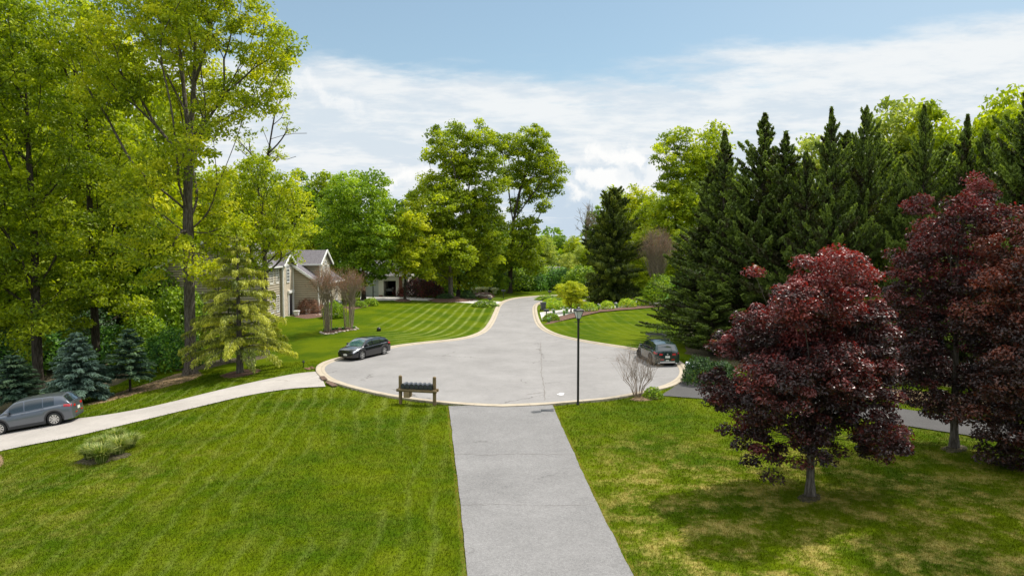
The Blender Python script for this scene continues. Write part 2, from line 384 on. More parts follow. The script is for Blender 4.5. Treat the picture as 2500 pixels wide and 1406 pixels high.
def grass_colour(t, blade=False):
    geo = t.new('ShaderNodeNewGeometry'); pos = geo.outputs['Position']
    sp = t.new('ShaderNodeSeparateXYZ', i0=pos); xy = t.vec(sp.outputs[0], sp.outputs[1], 0.0)
    A_ = lambda k: t.new('ShaderNodeAttribute', _attribute_name=k).outputs['Fac']
    wob = t.math('MULTIPLY', t.math('SUBTRACT', t.noise(xy, .16, 3), .5), 2.0)
    rr = t.math('SQRT', t.math('ADD', t.math('POWER', t.math('ADD', sp.outputs[0], 6.2), 2.0), t.math('POWER', t.math('MULTIPLY', t.math('SUBTRACT', sp.outputs[1], 25.0), .5), 2.0)))
    rm = t.ramp(rr, 1.9, 2.6, 1, 0)
    ph = t.math('ADD', t.math('MULTIPLY', t.math('ADD', A_('nu'), wob), t.math('SUBTRACT', 1.0, rm)), t.math('MULTIPLY', rr, rm))
    sn = t.math('SINE', t.math('MULTIPLY', ph, 2*math.pi/.86))
    sf_ = t.math('SINE', t.math('MULTIPLY', t.math('ADD', A_('fd'), t.math('MULTIPLY', wob, .12)), 2*math.pi/1.15))
    sn = t.math('MULTIPLY', sn, t.math('SUBTRACT', 1.0, t.math('MULTIPLY', rm, .45)))
    st = t.math('ADD', t.math('MULTIPLY', sn, A_('na')), t.math('MULTIPLY', sf_, A_('fa')))  # mowing stripes: how bent blades catch the light, painted into the colour
    dry = t.new('ShaderNodeAttribute', _attribute_name='dry').outputs['Fac']
    big = t.noise(xy, .22, 4, .55); mid = t.noise(xy, 1.3, 5, .6); fine = t.noise(xy, 9, 5, .7)
    a = t.mix(t.ramp(big, .35, .65), (.040, .078, .001, 1), (.086, .120, .001, 1))
    a = t.mix(t.math('MULTIPLY', t.ramp(mid, .38, .76), .35), a, (.112, .130, .002, 1))
    brk = t.ramp(t.noise(t.vec(sp.outputs[0], t.math('MULTIPLY', sp.outputs[1], .35), 2.0), .8, 5, .65), .36, .62)
    sf = t.math('MULTIPLY', t.ramp(st, .05, .85), t.math('MULTIPLY_ADD', brk, .7, .3))
    a = t.mix(t.math('MULTIPLY', sf, .75), a, (.215, .25, .07, 1))
    a = t.mix(t.math('MULTIPLY', t.ramp(t.math('MULTIPLY', st, -1.0), .2, 1.0), .30), a, (.030, .085, .004, 1))
    dn = t.ramp(t.math('ADD', t.noise(xy, .9, 6, .7), t.math('MULTIPLY', t.noise(xy, 5.5, 4, .6), .25)), .56, .80)
    a = t.mix(t.math('MAXIMUM', t.math('MULTIPLY', dn, dry, clamp=True), t.math('SUBTRACT', dry, 1.0, clamp=True)), a, (.30, .245, .07, 1))
    clov = t.ramp(t.noise(t.vec(sp.outputs[0], sp.outputs[1], 9.0), 2.3, 5, .65), .60, .72)
    a = t.mix(t.math('MULTIPLY', clov, .4), a, (.040, .078, .003, 1))
    if not blade:
        f = t.ramp(fine, .3, .7, .66, 1.3, False)
        a = t.mix(1.0, a, t.vec(f, f, f), 'MULTIPLY')
    return a, xy
a, xy = grass_colour(t)
b = t.new('ShaderNodeBsdfPrincipled'); b.inputs['Roughness'].default_value = .9; b.inputs['Specular IOR Level'].default_value = .03
t.l.new(a, b.inputs['Base Color'])
bn = t.new('ShaderNodeBump'); bn.inputs['Strength'].default_value = .8; bn.inputs['Distance'].default_value = .05
t.l.new(t.noise(xy, 14, 4, .7), bn.inputs['Height']); t.l.new(bn.outputs[0], b.inputs['Normal'])
finish(t, b.outputs[0])
bm_, t = newmat('grass_blade')
a, xy = grass_colour(t, True)
tn = t.new('ShaderNodeAttribute', _attribute_name='tint').outputs['Fac']
f = t.ramp(tn, 0, 1, .82, 1.40, False)
a = t.mix(1.0, a, t.vec(f, f, t.math('MULTIPLY', f, .8)), 'MULTIPLY')
b = t.new('ShaderNodeBsdfPrincipled'); b.inputs['Roughness'].default_value = .8; b.inputs['Specular IOR Level'].default_value = .06
t.l.new(a, b.inputs['Base Color'])
tr = t.new('ShaderNodeBsdfTranslucent'); t.l.new(t.mix(1.0, a, (1.5, 1.35, .8, 1), 'MULTIPLY'), tr.inputs[0])
mx = t.new('ShaderNodeMixShader', i0=.35); t.l.new(b.outputs[0], mx.inputs[1]); t.l.new(tr.outputs[0], mx.inputs[2]); finish(t, mx.outputs[0])

# the ground: one graded sheet to the horizon
gx = np.r_[-900, -600, -400, -280, -200, -150, -115, -90, -75, np.arange(-66, 66.1, .8), 75, 90, 115, 150, 200, 280, 400, 600, 900]
gy = np.r_[-300, -120, -60, -30, -12, 0, np.arange(6, 140, .8), 146, 155, 170, 190, 220, 260, 320, 420, 600, 900, 1400]
GX, GY = np.meshgrid(gx, gy); gz_ = G(GX, GY)
inside = np.zeros(GX.shape, bool)
for P_ in PAVED: inside |= pip(GX, GY, P_)
gz_ = gz_ - np.where(inside, .04, 0)
la = lawn_attrs(GX, GY)
nx, ny = len(gx), len(gy); idx = np.arange(nx*ny).reshape(ny, nx)
Fq = np.stack([idx[:-1, :-1], idx[:-1, 1:], idx[1:, 1:], idx[1:, :-1]], -1).reshape(-1, 4)
me = raw_mesh('ground', np.stack([GX, GY, gz_], -1).reshape(-1, 3), [Fq], lm, {k: v.ravel() for k, v in la.items()}, smooth=True)
link('ground', me, kind='structure')

def strip(name, A, B, n, m, mat, dz, noise=0):
    A = resample(A, n); B = resample(B, n); V = []
    for i in range(n):
        for j in range(m+1):
            p = A[i]*(1-j/m)+B[i]*j/m; V.append((p[0], p[1], G(p[0], p[1])+dz))
    idx = np.arange(n*(m+1)).reshape(n, m+1)
    Fq = np.stack([idx[:-1, :-1], idx[1:, :-1], idx[1:, 1:], idx[:-1, 1:]], -1).reshape(-1, 4)
    me = raw_mesh(name, V, [Fq], mat, smooth=True)
    return link(name, me, kind='structure')
def asphalt(name, base, crack=.5, speck=.35, tone=.12, joints=None):
    m, t = newmat(name); g = t.new('ShaderNodeNewGeometry'); p = g.outputs['Position']
    big = t.noise(p, .35, 5, .6); mid = t.noise(p, 2.2, 5, .6); fine = t.noise(p, 14, 4, .8); grit = t.noise(p, 38, 2, .9)
    f = t.math('ADD', t.ramp(big, .3, .7, 1-tone, 1+tone, False), t.ramp(mid, .3, .7, -.05, .05, False))
    f = t.math('ADD', f, t.ramp(fine, .3, .7, -speck*.5, speck*.5, False))
    f = t.math('ADD', f, t.ramp(grit, .25, .75, -speck*.8, speck*.8, False))
    c = t.mix(1.0, col(base), t.vec(f, f, f), 'MULTIPLY')
    # hairline cracks
    wn = t.noise(p, 1.1, 4, .6, out=1)
    wv = t.new('ShaderNodeVectorMath', _operation='MULTIPLY_ADD', i0=wn, i1=(1.6, 1.6, 0), i2=p)
    v = t.new('ShaderNodeTexVoronoi'); v.feature = 'DISTANCE_TO_EDGE'; v.inputs['Scale'].default_value = .13; t.l.new(wv.outputs[0], v.inputs['Vector'])
    cm = t.math('MULTIPLY', t.ramp(v.outputs['Distance'], .0, .006, 1, 0), t.ramp(t.noise(p, .25, 2), .48, .6))
    c = t.mix(t.math('MULTIPLY', cm, crack), c, (base[0]*.3, base[1]*.28, base[2]*.26, 1))
    # dark scuffs, stretched
    sp = t.new('ShaderNodeSeparateXYZ', i0=p)
    sc_ = t.noise(t.vec(t.math('MULTIPLY', sp.outputs[0], .5), sp.outputs[1], 4.0), 1.7, 5, .75)
    c = t.mix(t.math('MULTIPLY', t.ramp(sc_, .66, .76), .45), c, (base[0]*.45, base[1]*.43, base[2]*.4, 1))
    b = t.new('ShaderNodeBsdfPrincipled'); b.inputs['Roughness'].default_value = .9; b.inputs['Specular IOR Level'].default_value = .25
    t.l.new(c, b.inputs['Base Color'])
    bn = t.new('ShaderNodeBump'); bn.inputs['Strength'].default_value = .5; bn.inputs['Distance'].default_value = .01
    t.l.new(fine, bn.inputs['Height']); t.l.new(bn.outputs[0], b.inputs['Normal'])
    finish(t, b.outputs[0]); return m
M_ST = asphalt('street_asphalt', (.232, .222, .214), .8, .22)
M_DR = asphalt('drive_asphalt', (.182, .177, .173), .4, .55)
M_LD = asphalt('pale_drive', (.35, .32, .29), .4, .25)
M_RD = asphalt('dark_drive', (.075, .072, .07), .4, .35)
M_CON = asphalt('pale_concrete', (.52, .49, .45), .2, .12)
def curbmat():
    m, t = newmat('curb_concrete'); g = t.new('ShaderNodeNewGeometry'); p = g.outputs['Position']
    f = t.math('ADD', t.ramp(t.noise(p, 1.5, 5, .65), .3, .7, .84, 1.1, False), t.ramp(t.noise(p, 30, 3, .8), .3, .7, -.08, .08, False))
    c = t.mix(1.0, (.39, .33, .245, 1), t.vec(f, f, f), 'MULTIPLY')
    j = t.new('ShaderNodeAttribute', _attribute_name='run').outputs['Fac']
    fr = t.math('FRACT', t.math('DIVIDE', j, 3.0))
    jm = t.math('MULTIPLY', t.ramp(t.math('ABSOLUTE', t.math('SUBTRACT', fr, .5)), .0, .008, 1, 0), .6)
    c = t.mix(jm, c, (.12, .10, .07, 1))
    l = t.new('ShaderNodeAttribute', _attribute_name='lip').outputs['Fac']
    c = t.mix(t.math('MULTIPLY', t.ramp(t.math('ABSOLUTE', t.math('SUBTRACT', l, .5)), .0, .16, 1, 0), .35), c, (.17, .14, .10, 1))
    c = t.mix(t.math('MULTIPLY', t.ramp(t.noise(p, .5, 4, .7), .55, .7), .25), c, (.25, .2, .14, 1))
    b = t.new('ShaderNodeBsdfPrincipled'); b.inputs['Roughness'].default_value = .85; t.l.new(c, b.inputs['Base Color'])
    finish(t, b.outputs[0]); return m
M_CURB = curbmat()
strip('street', KL, KR, 170, 20, M_ST, .02)
strip('driveway', DL, DR, 160, 8, M_DR, .028)
strip('driveway', LU, LL, 70, 5, M_LD, .024)
strip('driveway', RU, RL, 50, 5, M_RD, .024)
strip('driveway', HU, HL, 40, 5, M_CON, .016)
strip('driveway', CU, CL, 30, 4, M_CON, .016)
strip('driveway', EU, EL, 20, 3, M_LD, .012)
def curb(name, line, side, n):
    P = resample(line, n); T = np.gradient(P, axis=0); T /= np.linalg.norm(T, axis=1)[:, None]+1e-9
    N = np.stack([-T[:, 1], T[:, 0]], 1)*side     # towards the road
    s = np.r_[0, np.cumsum(np.linalg.norm(np.diff(P, axis=0), axis=1))]
    prof = [(-.06, -.12, 0), (-.05, .105, 0), (.04, .135, 0), (.20, .125, .1), (.27, .09, .45), (.32, .055, .5), (.54, .04, .9), (.56, .0, 1)]
    # dropped in front of driveways
    drop = np.ones(n)
    for Q in (PAVED[1], PAVED[2], PAVED[3]):
        q = P-N*.5; ins = pip(q[:, 0], q[:, 1], Q); drop = np.where(ins, .35, drop)
    drop = np.convolve(np.pad(drop, 3, 'edge'), np.ones(7)/7, 'valid')
    V = []; run = []; lip = []
    for i in range(n):
        for (o, z, l) in prof:
            q = P[i]+N[i]*o
            zz_ = z if z <= .055 else .05+(z-.05)*drop[i]
            V.append((q[0], q[1], G(P[i][0], P[i][1])+zz_)); run.append(s[i]); lip.append(l)
    m = len(prof); idx = np.arange(n*m).reshape(n, m)
    Fq = np.stack([idx[:-1, :-1], idx[1:, :-1], idx[1:, 1:], idx[:-1, 1:]], -1).reshape(-1, 4)
    if side < 0: Fq = Fq[:, ::-1]
    me = raw_mesh(name, V, [Fq], M_CURB, {'run': run, 'lip': lip}, smooth=False)
    return link(name, me, kind='structure')
curb('curb', KL, -1, 420); curb('curb', KR, 1, 420)

# planted beds, litter
def mulch(name, c1, c2):
    m, t = newmat(name); g = t.new('ShaderNodeNewGeometry'); p = g.outputs['Position']
    n = t.noise(p, 7, 6, .8)
    c = t.mix(t.ramp(n, .35, .65), col(c1), col(c2))
    b = t.new('ShaderNodeBsdfPrincipled'); b.inputs['Roughness'].default_value = .95; t.l.new(c, b.inputs['Base Color'])
    bn = t.new('ShaderNodeBump'); bn.inputs['Distance'].default_value = .05; t.l.new(n, bn.inputs['Height']); t.l.new(bn.outputs[0], b.inputs['Normal'])
    finish(t, b.outputs[0]); return m
M_MUL = mulch('bark_mulch', (.045, .022, .014), (.17, .085, .055))
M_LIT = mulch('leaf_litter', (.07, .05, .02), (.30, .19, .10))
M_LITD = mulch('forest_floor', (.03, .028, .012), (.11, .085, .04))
def bed(name, pts, mat, hump=.05, seed=0, dz=.03, ragged=.12, world=False):
    rng = np.random.default_rng(seed)
    P = np.array([p if world else gp(*p)[:2] for p in pts], float); P = np.r_[P, P[:1]]
    P = resample(smooth_line(P), 73)[:-1]; c = P.mean(0)
    k = 9; V = [(c[0], c[1], float(G(*c))+dz+hump)]
    sc_ = np.clip(np.linalg.norm(P-c, axis=1).mean(), .4, 3)
    for r in range(1, k+1):
        f = r/k
        q = c+(P-c)*f
        if r == k: q = q+rng.normal(0, ragged*sc_*.35, q.shape)
        z = G(q[:, 0], q[:, 1])+dz+hump*(1-f**3)+rng.normal(0, .012, len(q))
        if r == k: z = G(q[:, 0], q[:, 1])-.01
        V += list(np.c_[q, z])
    n = 72; Fc4 = []; Fc3 = [(0, 1+j, 1+(j+1) % n) for j in range(n)]
    for r in range(k-1):
        for j in range(n):
            a = 1+r*n+j; b2 = 1+r*n+(j+1) % n; Fc4.append((a, a+n, b2+n, b2))
    me = raw_mesh(name, V, [np.array(Fc3), np.array(Fc4)], mat, smooth=True)
    return link(name, me, kind='structure')
bed('mulch_bed', [(535, 917), (580, 903), (640, 900), (636, 908), (600, 918), (560, 925)], M_MUL, seed=1)
bed('leaf_litter', [(200, 990), (280, 960), (380, 930), (440, 908), (500, 905), (490, 922), (420, 942), (330, 962), (250, 985)], M_LIT, .02, seed=2)
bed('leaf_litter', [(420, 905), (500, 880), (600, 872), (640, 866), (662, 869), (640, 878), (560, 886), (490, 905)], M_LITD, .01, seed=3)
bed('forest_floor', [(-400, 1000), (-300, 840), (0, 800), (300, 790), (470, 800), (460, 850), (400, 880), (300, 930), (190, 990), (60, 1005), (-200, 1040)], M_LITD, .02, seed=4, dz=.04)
bed('flower_bed', [(783, 812), (800, 803), (850, 798), (872, 803), (862, 807), (820, 812), (795, 816)], M_MUL, .08, seed=5)
bed('mulch_bed', [(1040, 733), (1080, 726), (1130, 724), (1165, 727), (1160, 735), (1110, 738), (1060, 738)], M_MUL, .25, seed=6)
bed('mulch_bed', [(962, 735), (985, 730), (1008, 734), (990, 738)], M_MUL, .25, seed=7)
bed('flower_bed', [(1155, 718), (1190, 714), (1212, 722), (1200, 729), (1168, 728)], M_MUL, .4, seed=8)
bed('mulch_bed', [(1326, 792), (1350, 776), (1390, 766), (1450, 757), (1530, 749), (1610, 742), (1650, 744), (1600, 750), (1520, 757), (1440, 765), (1380, 777), (1350, 790)], M_MUL, .08, seed=9, ragged=.02)
bed('leaf_litter', [(1690, 928), (1760, 915), (1900, 920), (2100, 940), (2300, 960), (2480, 985), (2460, 1018), (2300, 1000), (2150, 975), (1950, 955), (1780, 942)], M_LIT, .02, seed=10)
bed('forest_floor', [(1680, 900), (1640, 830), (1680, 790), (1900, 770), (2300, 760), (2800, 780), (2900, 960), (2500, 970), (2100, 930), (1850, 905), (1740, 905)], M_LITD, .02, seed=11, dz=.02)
bed('mulch_bed', [(1945, 1214), (1965, 1203), (2000, 1205), (2008, 1218), (1985, 1228), (1955, 1226)], M_LITD, .03, seed=12)
bed('mulch_bed', [(2295, 1096), (2320, 1085), (2360, 1087), (2364, 1100), (2325, 1108)], M_LITD, .03, seed=13)
bed('planting_hole', [(180, 1130), (215, 1112), (260, 1106), (320, 1104), (325, 1112), (280, 1124), (220, 1138)], M_LITD, .04, seed=14)
bed('mulch_bed', [(-20, 1130), (-5, 1105), (10, 1120), (4, 1140), (-12, 1150)], M_LIT, .03, seed=15)
bed('mulch_bed', [(1536, 975), (1556, 968), (1600, 966), (1616, 972), (1585, 978), (1556, 980)], M_LIT, .03, seed=16)
bed('mulch_bed', [(705, 772), (740, 757), (800, 752), (880, 745), (915, 740), (912, 746), (860, 756), (815, 766), (780, 776), (740, 779)], M_MUL, .06, seed=17)
bed('mulch_bed', [(1425, 733), (1480, 728), (1560, 727), (1600, 731), (1560, 738), (1480, 740), (1440, 740)], M_MUL, .1, seed=18)

# grass blades on the near lawns
def blades():
    rng = np.random.default_rng(77)
    segs = [(12, 18, 560, .016), (18, 24, 420, .019), (24, 31, 250, .024), (31, 40, 130, .031), (40, 52, 55, .040)]
    VV = []; TT = []
    for y0, y1, dens, wd in segs:
        x0, x1 = -.80*y1, .80*y1
        n = int((x1-x0)*(y1-y0)*dens)
        x = rng.uniform(x0, x1, n); y = rng.uniform(y0, y1, n)
        ok = np.abs(x) < .80*y+1
        for i, P_ in enumerate(PAVED[:4]): ok &= ~pip(x, y, P_)
        x, y = x[ok], y[ok]; n = len(x)
        z = G(x, y)-.005; h = rng.uniform(.045, .10, n)*(wd/.02)**.35; th = rng.uniform(0, 2*np.pi, n)
        lean = rng.normal(0, .5, (n, 2))*h[:, None]
        wx, wy = np.cos(th)*wd/2, np.sin(th)*wd/2
        a = np.stack([x-wx, y-wy, z], 1); b = np.stack([x+wx, y+wy, z], 1); c = np.stack([x+lean[:, 0], y+lean[:, 1], z+h], 1)
        VV.append(np.stack([a, b, c], 1).reshape(-1, 3)); TT.append(np.repeat(np.clip(rng.normal(.4, .25, n), 0, 1), 3)*np.tile([.5, .5, 1.2], n))
    V = np.concatenate(VV); T = np.concatenate(TT)
    la = lawn_attrs(V[::3, 0], V[::3, 1], True); la = {k: np.repeat(v, 3) for k, v in la.items()}; la['tint'] = T
    Fc = np.arange(len(V)).reshape(-1, 3)
    me = raw_mesh('grass', V, [Fc], bm_, la)
    link('grass', me, kind='stuff', label='short mown green lawn grass beside the asphalt drive', category='grass')
blades()
# ------------------------------------------------------------------ tree builders
def frusta(p0, p1, r0, r1, k):
    d = p1-p0; L = np.linalg.norm(d, axis=1, keepdims=True)+1e-9; d = d/L
    up = np.where(np.abs(d[:, 2:3]) > .9, [[1., 0, 0]], [[0, 0, 1.]])
    a = np.cross(d, up); a /= np.linalg.norm(a, axis=1, keepdims=True)+1e-9; b = np.cross(d, a)
    th = 2*np.pi*np.arange(k)/k
    ring = np.cos(th)[None, :, None]*a[:, None]+np.sin(th)[None, :, None]*b[:, None]
    A = p0[:, None]+ring*r0[:, None, None]; B = p1[:, None]+ring*r1[:, None, None]
    n = len(p0); V = np.concatenate([A, B], 1).reshape(-1, 3)
    base = (np.arange(n)*2*k)[:, None]; j = np.arange(k); j2 = (j+1) % k
    Fq = np.stack([base+j, base+j2, base+k+j2, base+k+j], -1).reshape(-1, 4)
    return V, Fq
def leaf_cards(rng, P, N, size, aspect=.58, U=None, notch=True):
    """pointed leaf-like cards centred on P facing N"""
    n = len(P); N = N/(np.linalg.norm(N, axis=1, keepdims=True)+1e-9)
    if U is None: U = rng.normal(size=(n, 3))
    U = U-N*(U*N).sum(1, keepdims=True); U /= np.linalg.norm(U, axis=1, keepdims=True)+1e-9
    W = np.cross(N, U); s = size[:, None] if np.ndim(size) else size
    fold = N*s*.12
    V = np.stack([P-U*s*.5, P+W*s*aspect*.5-U*s*.05+fold, P+U*s*.5, P-W*s*aspect*.5-U*s*.05+fold], 1).reshape(-1, 3)
    return V, np.arange(4*n).reshape(n, 4)
def sphere_dirs(rng, n):
    v = rng.normal(size=(n, 3)); return v/np.linalg.norm(v, axis=1, keepdims=True)

def skeleton(rng, trunk, base_r, tips, tip_r=.012, rise=.4, pw=.46, kink=.10, start=.25, step=.8, limbs=()):
    trunk = np.asarray(trunk, float)
    L = np.linalg.norm(np.diff(trunk, axis=0), axis=1).sum()
    T = resample(trunk, max(6, int(L/.7)))
    nodes = [tuple(p) for p in T]; par = list(range(-1, len(T)-1)); ntr = len(T)
    NA = np.zeros((len(T)+len(tips)*14+10+80*len(limbs), 3)); NA[:ntr] = T; cnt = ntr
    parA = np.full(len(NA), -1); parA[1:ntr] = np.arange(ntr-1)
    for lb_ in limbs:
        lb_ = np.asarray(lb_, float); Lq = resample(smooth_line(lb_), max(4, int(np.linalg.norm(np.diff(lb_, axis=0), axis=1).sum()/.8)))
        prev = int(np.argmin(np.linalg.norm(NA[:cnt]-Lq[0], axis=1)))
        for q_ in Lq[1:]: NA[cnt] = q_; parA[cnt] = prev; prev = cnt; cnt += 1
    first = int(ntr*start); tipn = []
    PL = np.zeros(len(NA))
    for q_ in range(1, cnt): PL[q_] = PL[parA[q_]]+np.linalg.norm(NA[q_]-NA[parA[q_]])
    PL -= PL[first]
    order = np.argsort(np.linalg.norm(tips-T[min(first+1, ntr-1)], axis=1))
    for ti in order:
        p = tips[ti]; Q = NA[:cnt]
        d = np.linalg.norm(Q-p, axis=1); dh = np.hypot(Q[:, 0]-p[0], Q[:, 1]-p[1]); dz = p[2]-Q[:, 2]
        cost = d+1.6*np.maximum(0, rise*dh-dz)+1.1*(PL[:cnt]+d-np.linalg.norm(p-NA[first])); cost[:first] += 50
        i = int(np.argmin(cost)); q = Q[i]; dd = d[i]
        m = max(1, min(12, int(round(dd/step)))); ctrl = (q+p)/2+np.array([0, 0, .13*dd*(1 if rise > 0 else -.5)])+rng.normal(0, kink*dd, 3)*.6
        prev = i
        for s in range(1, m+1):
            u = s/m; x = (1-u)**2*q+2*u*(1-u)*ctrl+u*u*p
            if s < m: x = x+rng.normal(0, kink*.25, 3)
            NA[cnt] = x; parA[cnt] = prev; PL[cnt] = PL[prev]+np.linalg.norm(x-NA[prev]); prev = cnt; cnt += 1
        tipn.append(prev)
    NA = NA[:cnt]; parA = parA[:cnt]
    w = np.zeros(cnt); w[tipn] += 1
    for i in range(cnt-1, 0, -1): w[parA[i]] += w[i]
    r = np.maximum(tip_r, base_r*.82*(w/max(w[0], 1))**pw)
    fr = np.arange(ntr)/(ntr-1)
    r[:ntr] = np.maximum(r[:ntr], base_r*(1-fr*.92)*.6)
    r[:ntr] = np.minimum(r[:ntr], base_r*(1.0-.25*fr))
    hz = NA[:ntr, 2]-NA[0, 2]; r[:ntr] *= 1+.75*np.exp(-hz/(base_r*1.3))
    return NA, parA, r, ntr, w
def branch_mesh(NA, parA, r, ntr, w, minr=0):
    for _ in range(6):
        ch = np.zeros_like(NA); cc = np.zeros(len(NA)); np.add.at(ch, parA[1:], NA[1:]*w[1:, None]); np.add.at(cc, parA[1:], w[1:])
        ok = (np.arange(len(NA)) >= ntr) & (cc > 0)
        NA[ok] = .4*NA[ok]+.3*NA[parA[ok]]+.3*ch[ok]/cc[ok][:, None]
    i = np.arange(1, len(NA)); p = parA[i]
    r0 = r[p].copy(); big = (i >= ntr)
    r0[big] = np.minimum(r0[big], r[i][big]*1.25)
    tr = (i < ntr)
    V1, F1 = frusta(NA[p[tr]], NA[i[tr]], r0[tr], r[i[tr]], 12)
    lg = big & (r[i] > .05); sm = big & ~lg & (r[i] > minr)
    V2, F2 = frusta(NA[p[lg]], NA[i[lg]], r0[lg], r[i[lg]], 6)
    V3, F3 = frusta(NA[p[sm]], NA[i[sm]], r0[sm], r[i[sm]], 3)
    V = np.concatenate([V1, V2, V3]); return V, [F1, F2+len(V1), F3+len(V1)+len(V2)]
def clusters_in(rng, lobes, spacing, shell=.35, nmax=900):
    lobes = np.asarray(lobes, float); area = (lobes[:, 3]*lobes[:, 4]*lobes[:, 5])**(2/3.); pr = area/area.sum()
    out = np.zeros((nmax, 3)); n = 0; fails = 0
    while n < nmax and fails < 260:
        k = rng.choice(len(lobes), p=pr); L = lobes[k]
        d = sphere_dirs(rng, 1)[0]*(shell+(1-shell)*rng.random()**.6)
        p = L[:3]+d*L[3:6]
        if n and np.min(((out[:n]-p)**2).sum(1)) < spacing**2: fails += 1; continue
        out[n] = p; n += 1; fails = 0
    return out[:n]
def foliage(rng, cl, rc, n_per, size, flat=.55, up=.7, sizev=.3, fill=.25, top=0.0):
    K = len(cl); n = K*n_per
    ci = np.repeat(np.arange(K), n_per)
    rcl = rc*rng.uniform(.65, 1.3, K)
    d = sphere_dirs(rng, n)*((fill+(1-fill)*rng.random((n, 1)))**.6); off = d*rcl[ci][:, None]*np.array([1, 1, flat])
    off[:, 2] -= .22*rcl[ci]*(np.hypot(d[:, 0], d[:, 1])**2)
    P = cl[ci]+off
    N = d*.75+rng.normal(size=(n, 3))*.55+np.array([0, 0, up])
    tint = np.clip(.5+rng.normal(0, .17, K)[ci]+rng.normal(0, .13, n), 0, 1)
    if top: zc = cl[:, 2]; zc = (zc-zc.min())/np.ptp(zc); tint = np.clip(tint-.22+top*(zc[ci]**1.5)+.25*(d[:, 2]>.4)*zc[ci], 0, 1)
    s = size*rng.uniform(1-sizev, 1+sizev, n)
    V, Fc = leaf_cards(rng, P, N, s)
    return V, Fc, np.repeat(tint, 4)
def tree_meshes(name, seed, trunk, base_r, lobes, spacing, rc, n_per, size, lmat, bmat, rise=.4, flat=.55, shell=.35, start=.25, tip_r=.012, nmax=900, up=.38, kink=.045, pw=.52, extra=None, fill=.25, top=0.0, limbs=()):
    rng = np.random.default_rng(seed)
    cl = clusters_in(rng, lobes, spacing, shell, nmax)
    if extra is not None: cl = np.r_[cl, extra]
    n_per = int(n_per*1.5); size = size*1.12; rc = rc*1.12
    NA, pa, r, ntr, w_ = skeleton(rng, trunk, base_r, cl, tip_r, rise, kink=kink, start=start, pw=pw, limbs=limbs)
    V, Fs = branch_mesh(NA, pa, r, ntr, w_)
    tm = raw_mesh('trunk', V, Fs, bmat, smooth=True)
    LV, LF, tt = foliage(rng, cl, rc, n_per, size, flat=flat, up=up, fill=fill, top=top)
    lm_ = raw_mesh('crown', LV, [LF], lmat, {'tint': tt}, smooth=False)
    return tm, lm_
def make_tree(label, cat, base, tm, lm_, name='tree', group=None, rz=0, scale=(1, 1, 1)):
    o = thing(name, label, cat, base, rz, group); o.scale = scale
    if rz: o.rotation_euler = (.03*math.sin(rz*5), .03*math.cos(rz*7), rz)
    link('trunk', tm, o); link('crown', lm_, o); return o
def hero(label, base_px, lobes_px, Yd=None, depth=.8, trunk_px=None, base_r=.4, name='leafy_tree', cat='tree', group=None, seed=1, dscale=1.0, base=None, limbs_px=(), **kw):
    """a tree whose crown masses are listed as (px, py, r_px) at its own distance"""
    rng = np.random.default_rng(seed+999)
    b = gp(*base_px) if base is None else np.array(base, float)
    if Yd is None: Yd = b[1]
    if base is None and abs(Yd-b[1]) > .01:
        xx = at(base_px[0], base_px[1], Yd)[0]; b = np.array([xx, Yd, float(G(xx, Yd))])
    ks = Yd/F; lobes = []
    cx = np.mean([l[0] for l in lobes_px]); W = max(l[0]+l[2] for l in lobes_px)-min(l[0]-l[2] for l in lobes_px)
    for l in lobes_px:
        p = at(l[0], l[1], Yd)-b
        r = l[2]*ks
        half = math.sqrt(max(0.0, (W/2)**2-(l[0]-cx)**2))*ks*depth
        dy = rng.uniform(-half, half)*.75 if len(l) < 4 else l[3]
        lobes.append((p[0], p[1]+dy, p[2], r, r*dscale*1.05, r*.92))
    if trunk_px: tr = [at(x, y, Yd)-b for x, y in trunk_px]; tr[0] = np.array([tr[0][0], 0, -.15])
    else: tr = [(0, 0, -.2), (0, 0, 2), (lobes[0][0]*.2, 0, max(l[2] for l in lobes)*.8)]
    lbs = []
    for lp in limbs_px:
        dy = rng.uniform(-1, 1)*2.2
        lbs.append([at(q[0], q[1], Yd)-b+np.array([0, dy*i_/(len(lp)-1), 0]) for i_, q in enumerate(lp)])
    tm, lm_ = tree_meshes(name, seed, np.array(tr), base_r, lobes, limbs=lbs, **kw)
    return make_tree(label, cat, b, tm, lm_, name, group)

# ------------------------------------------------------------------ left side: oak and its neighbours
hero('tall oak with bare straight lower trunk and wide spreading yellow-green crown beside the left drive', (465, 915),
     [(300, 90, 85), (180, 110, 60), (390, 40, 85), (470, -30, 95), (560, 50, 85), (640, 110, 70), (705, 130, 42), (735, 135, 20), (600, 190, 70), (560, 275, 62), (430, 180, 85), (330, 200, 70), (260, 240, 55), (380, 310, 62), (620, 50, 55), (500, 120, 80), (450, -130, 110), (340, -70, 95), (560, -70, 95), (520, 360, 50), (430, 420, 52), (490, 480, 48), (545, 450, 38), (400, 510, 48), (470, 600, 52), (550, 560, 55), (390, 600, 48), (350, 450, 52), (420, 670, 30), (540, 650, 35)],
     trunk_px=[(465, 915), (464, 800), (461, 650), (458, 480), (464, 340), (474, 200), (478, 60), (470, -120)], limbs_px=[[(460, 345), (447, 230), (432, 120), (425, -30), (410, -120)], [(465, 350), (505, 265), (545, 190), (590, 70)], [(466, 350), (535, 260), (620, 175), (705, 130), (740, 140)], [(460, 400), (395, 330), (340, 230), (250, 130), (170, 95)], [(455, 300), (420, 200), (370, 120), (310, 40)], [(470, 370), (530, 330), (600, 285)], [(478, 200), (520, 100), (560, 0)]], base_r=.46, seed=3, depth=.62,
     spacing=1.02, rc=.86, n_per=62, size=.24, lmat=L_OAK, bmat=B_OAK, rise=.75, start=.36, nmax=1150, fill=.1, tip_r=.016, pw=.50)
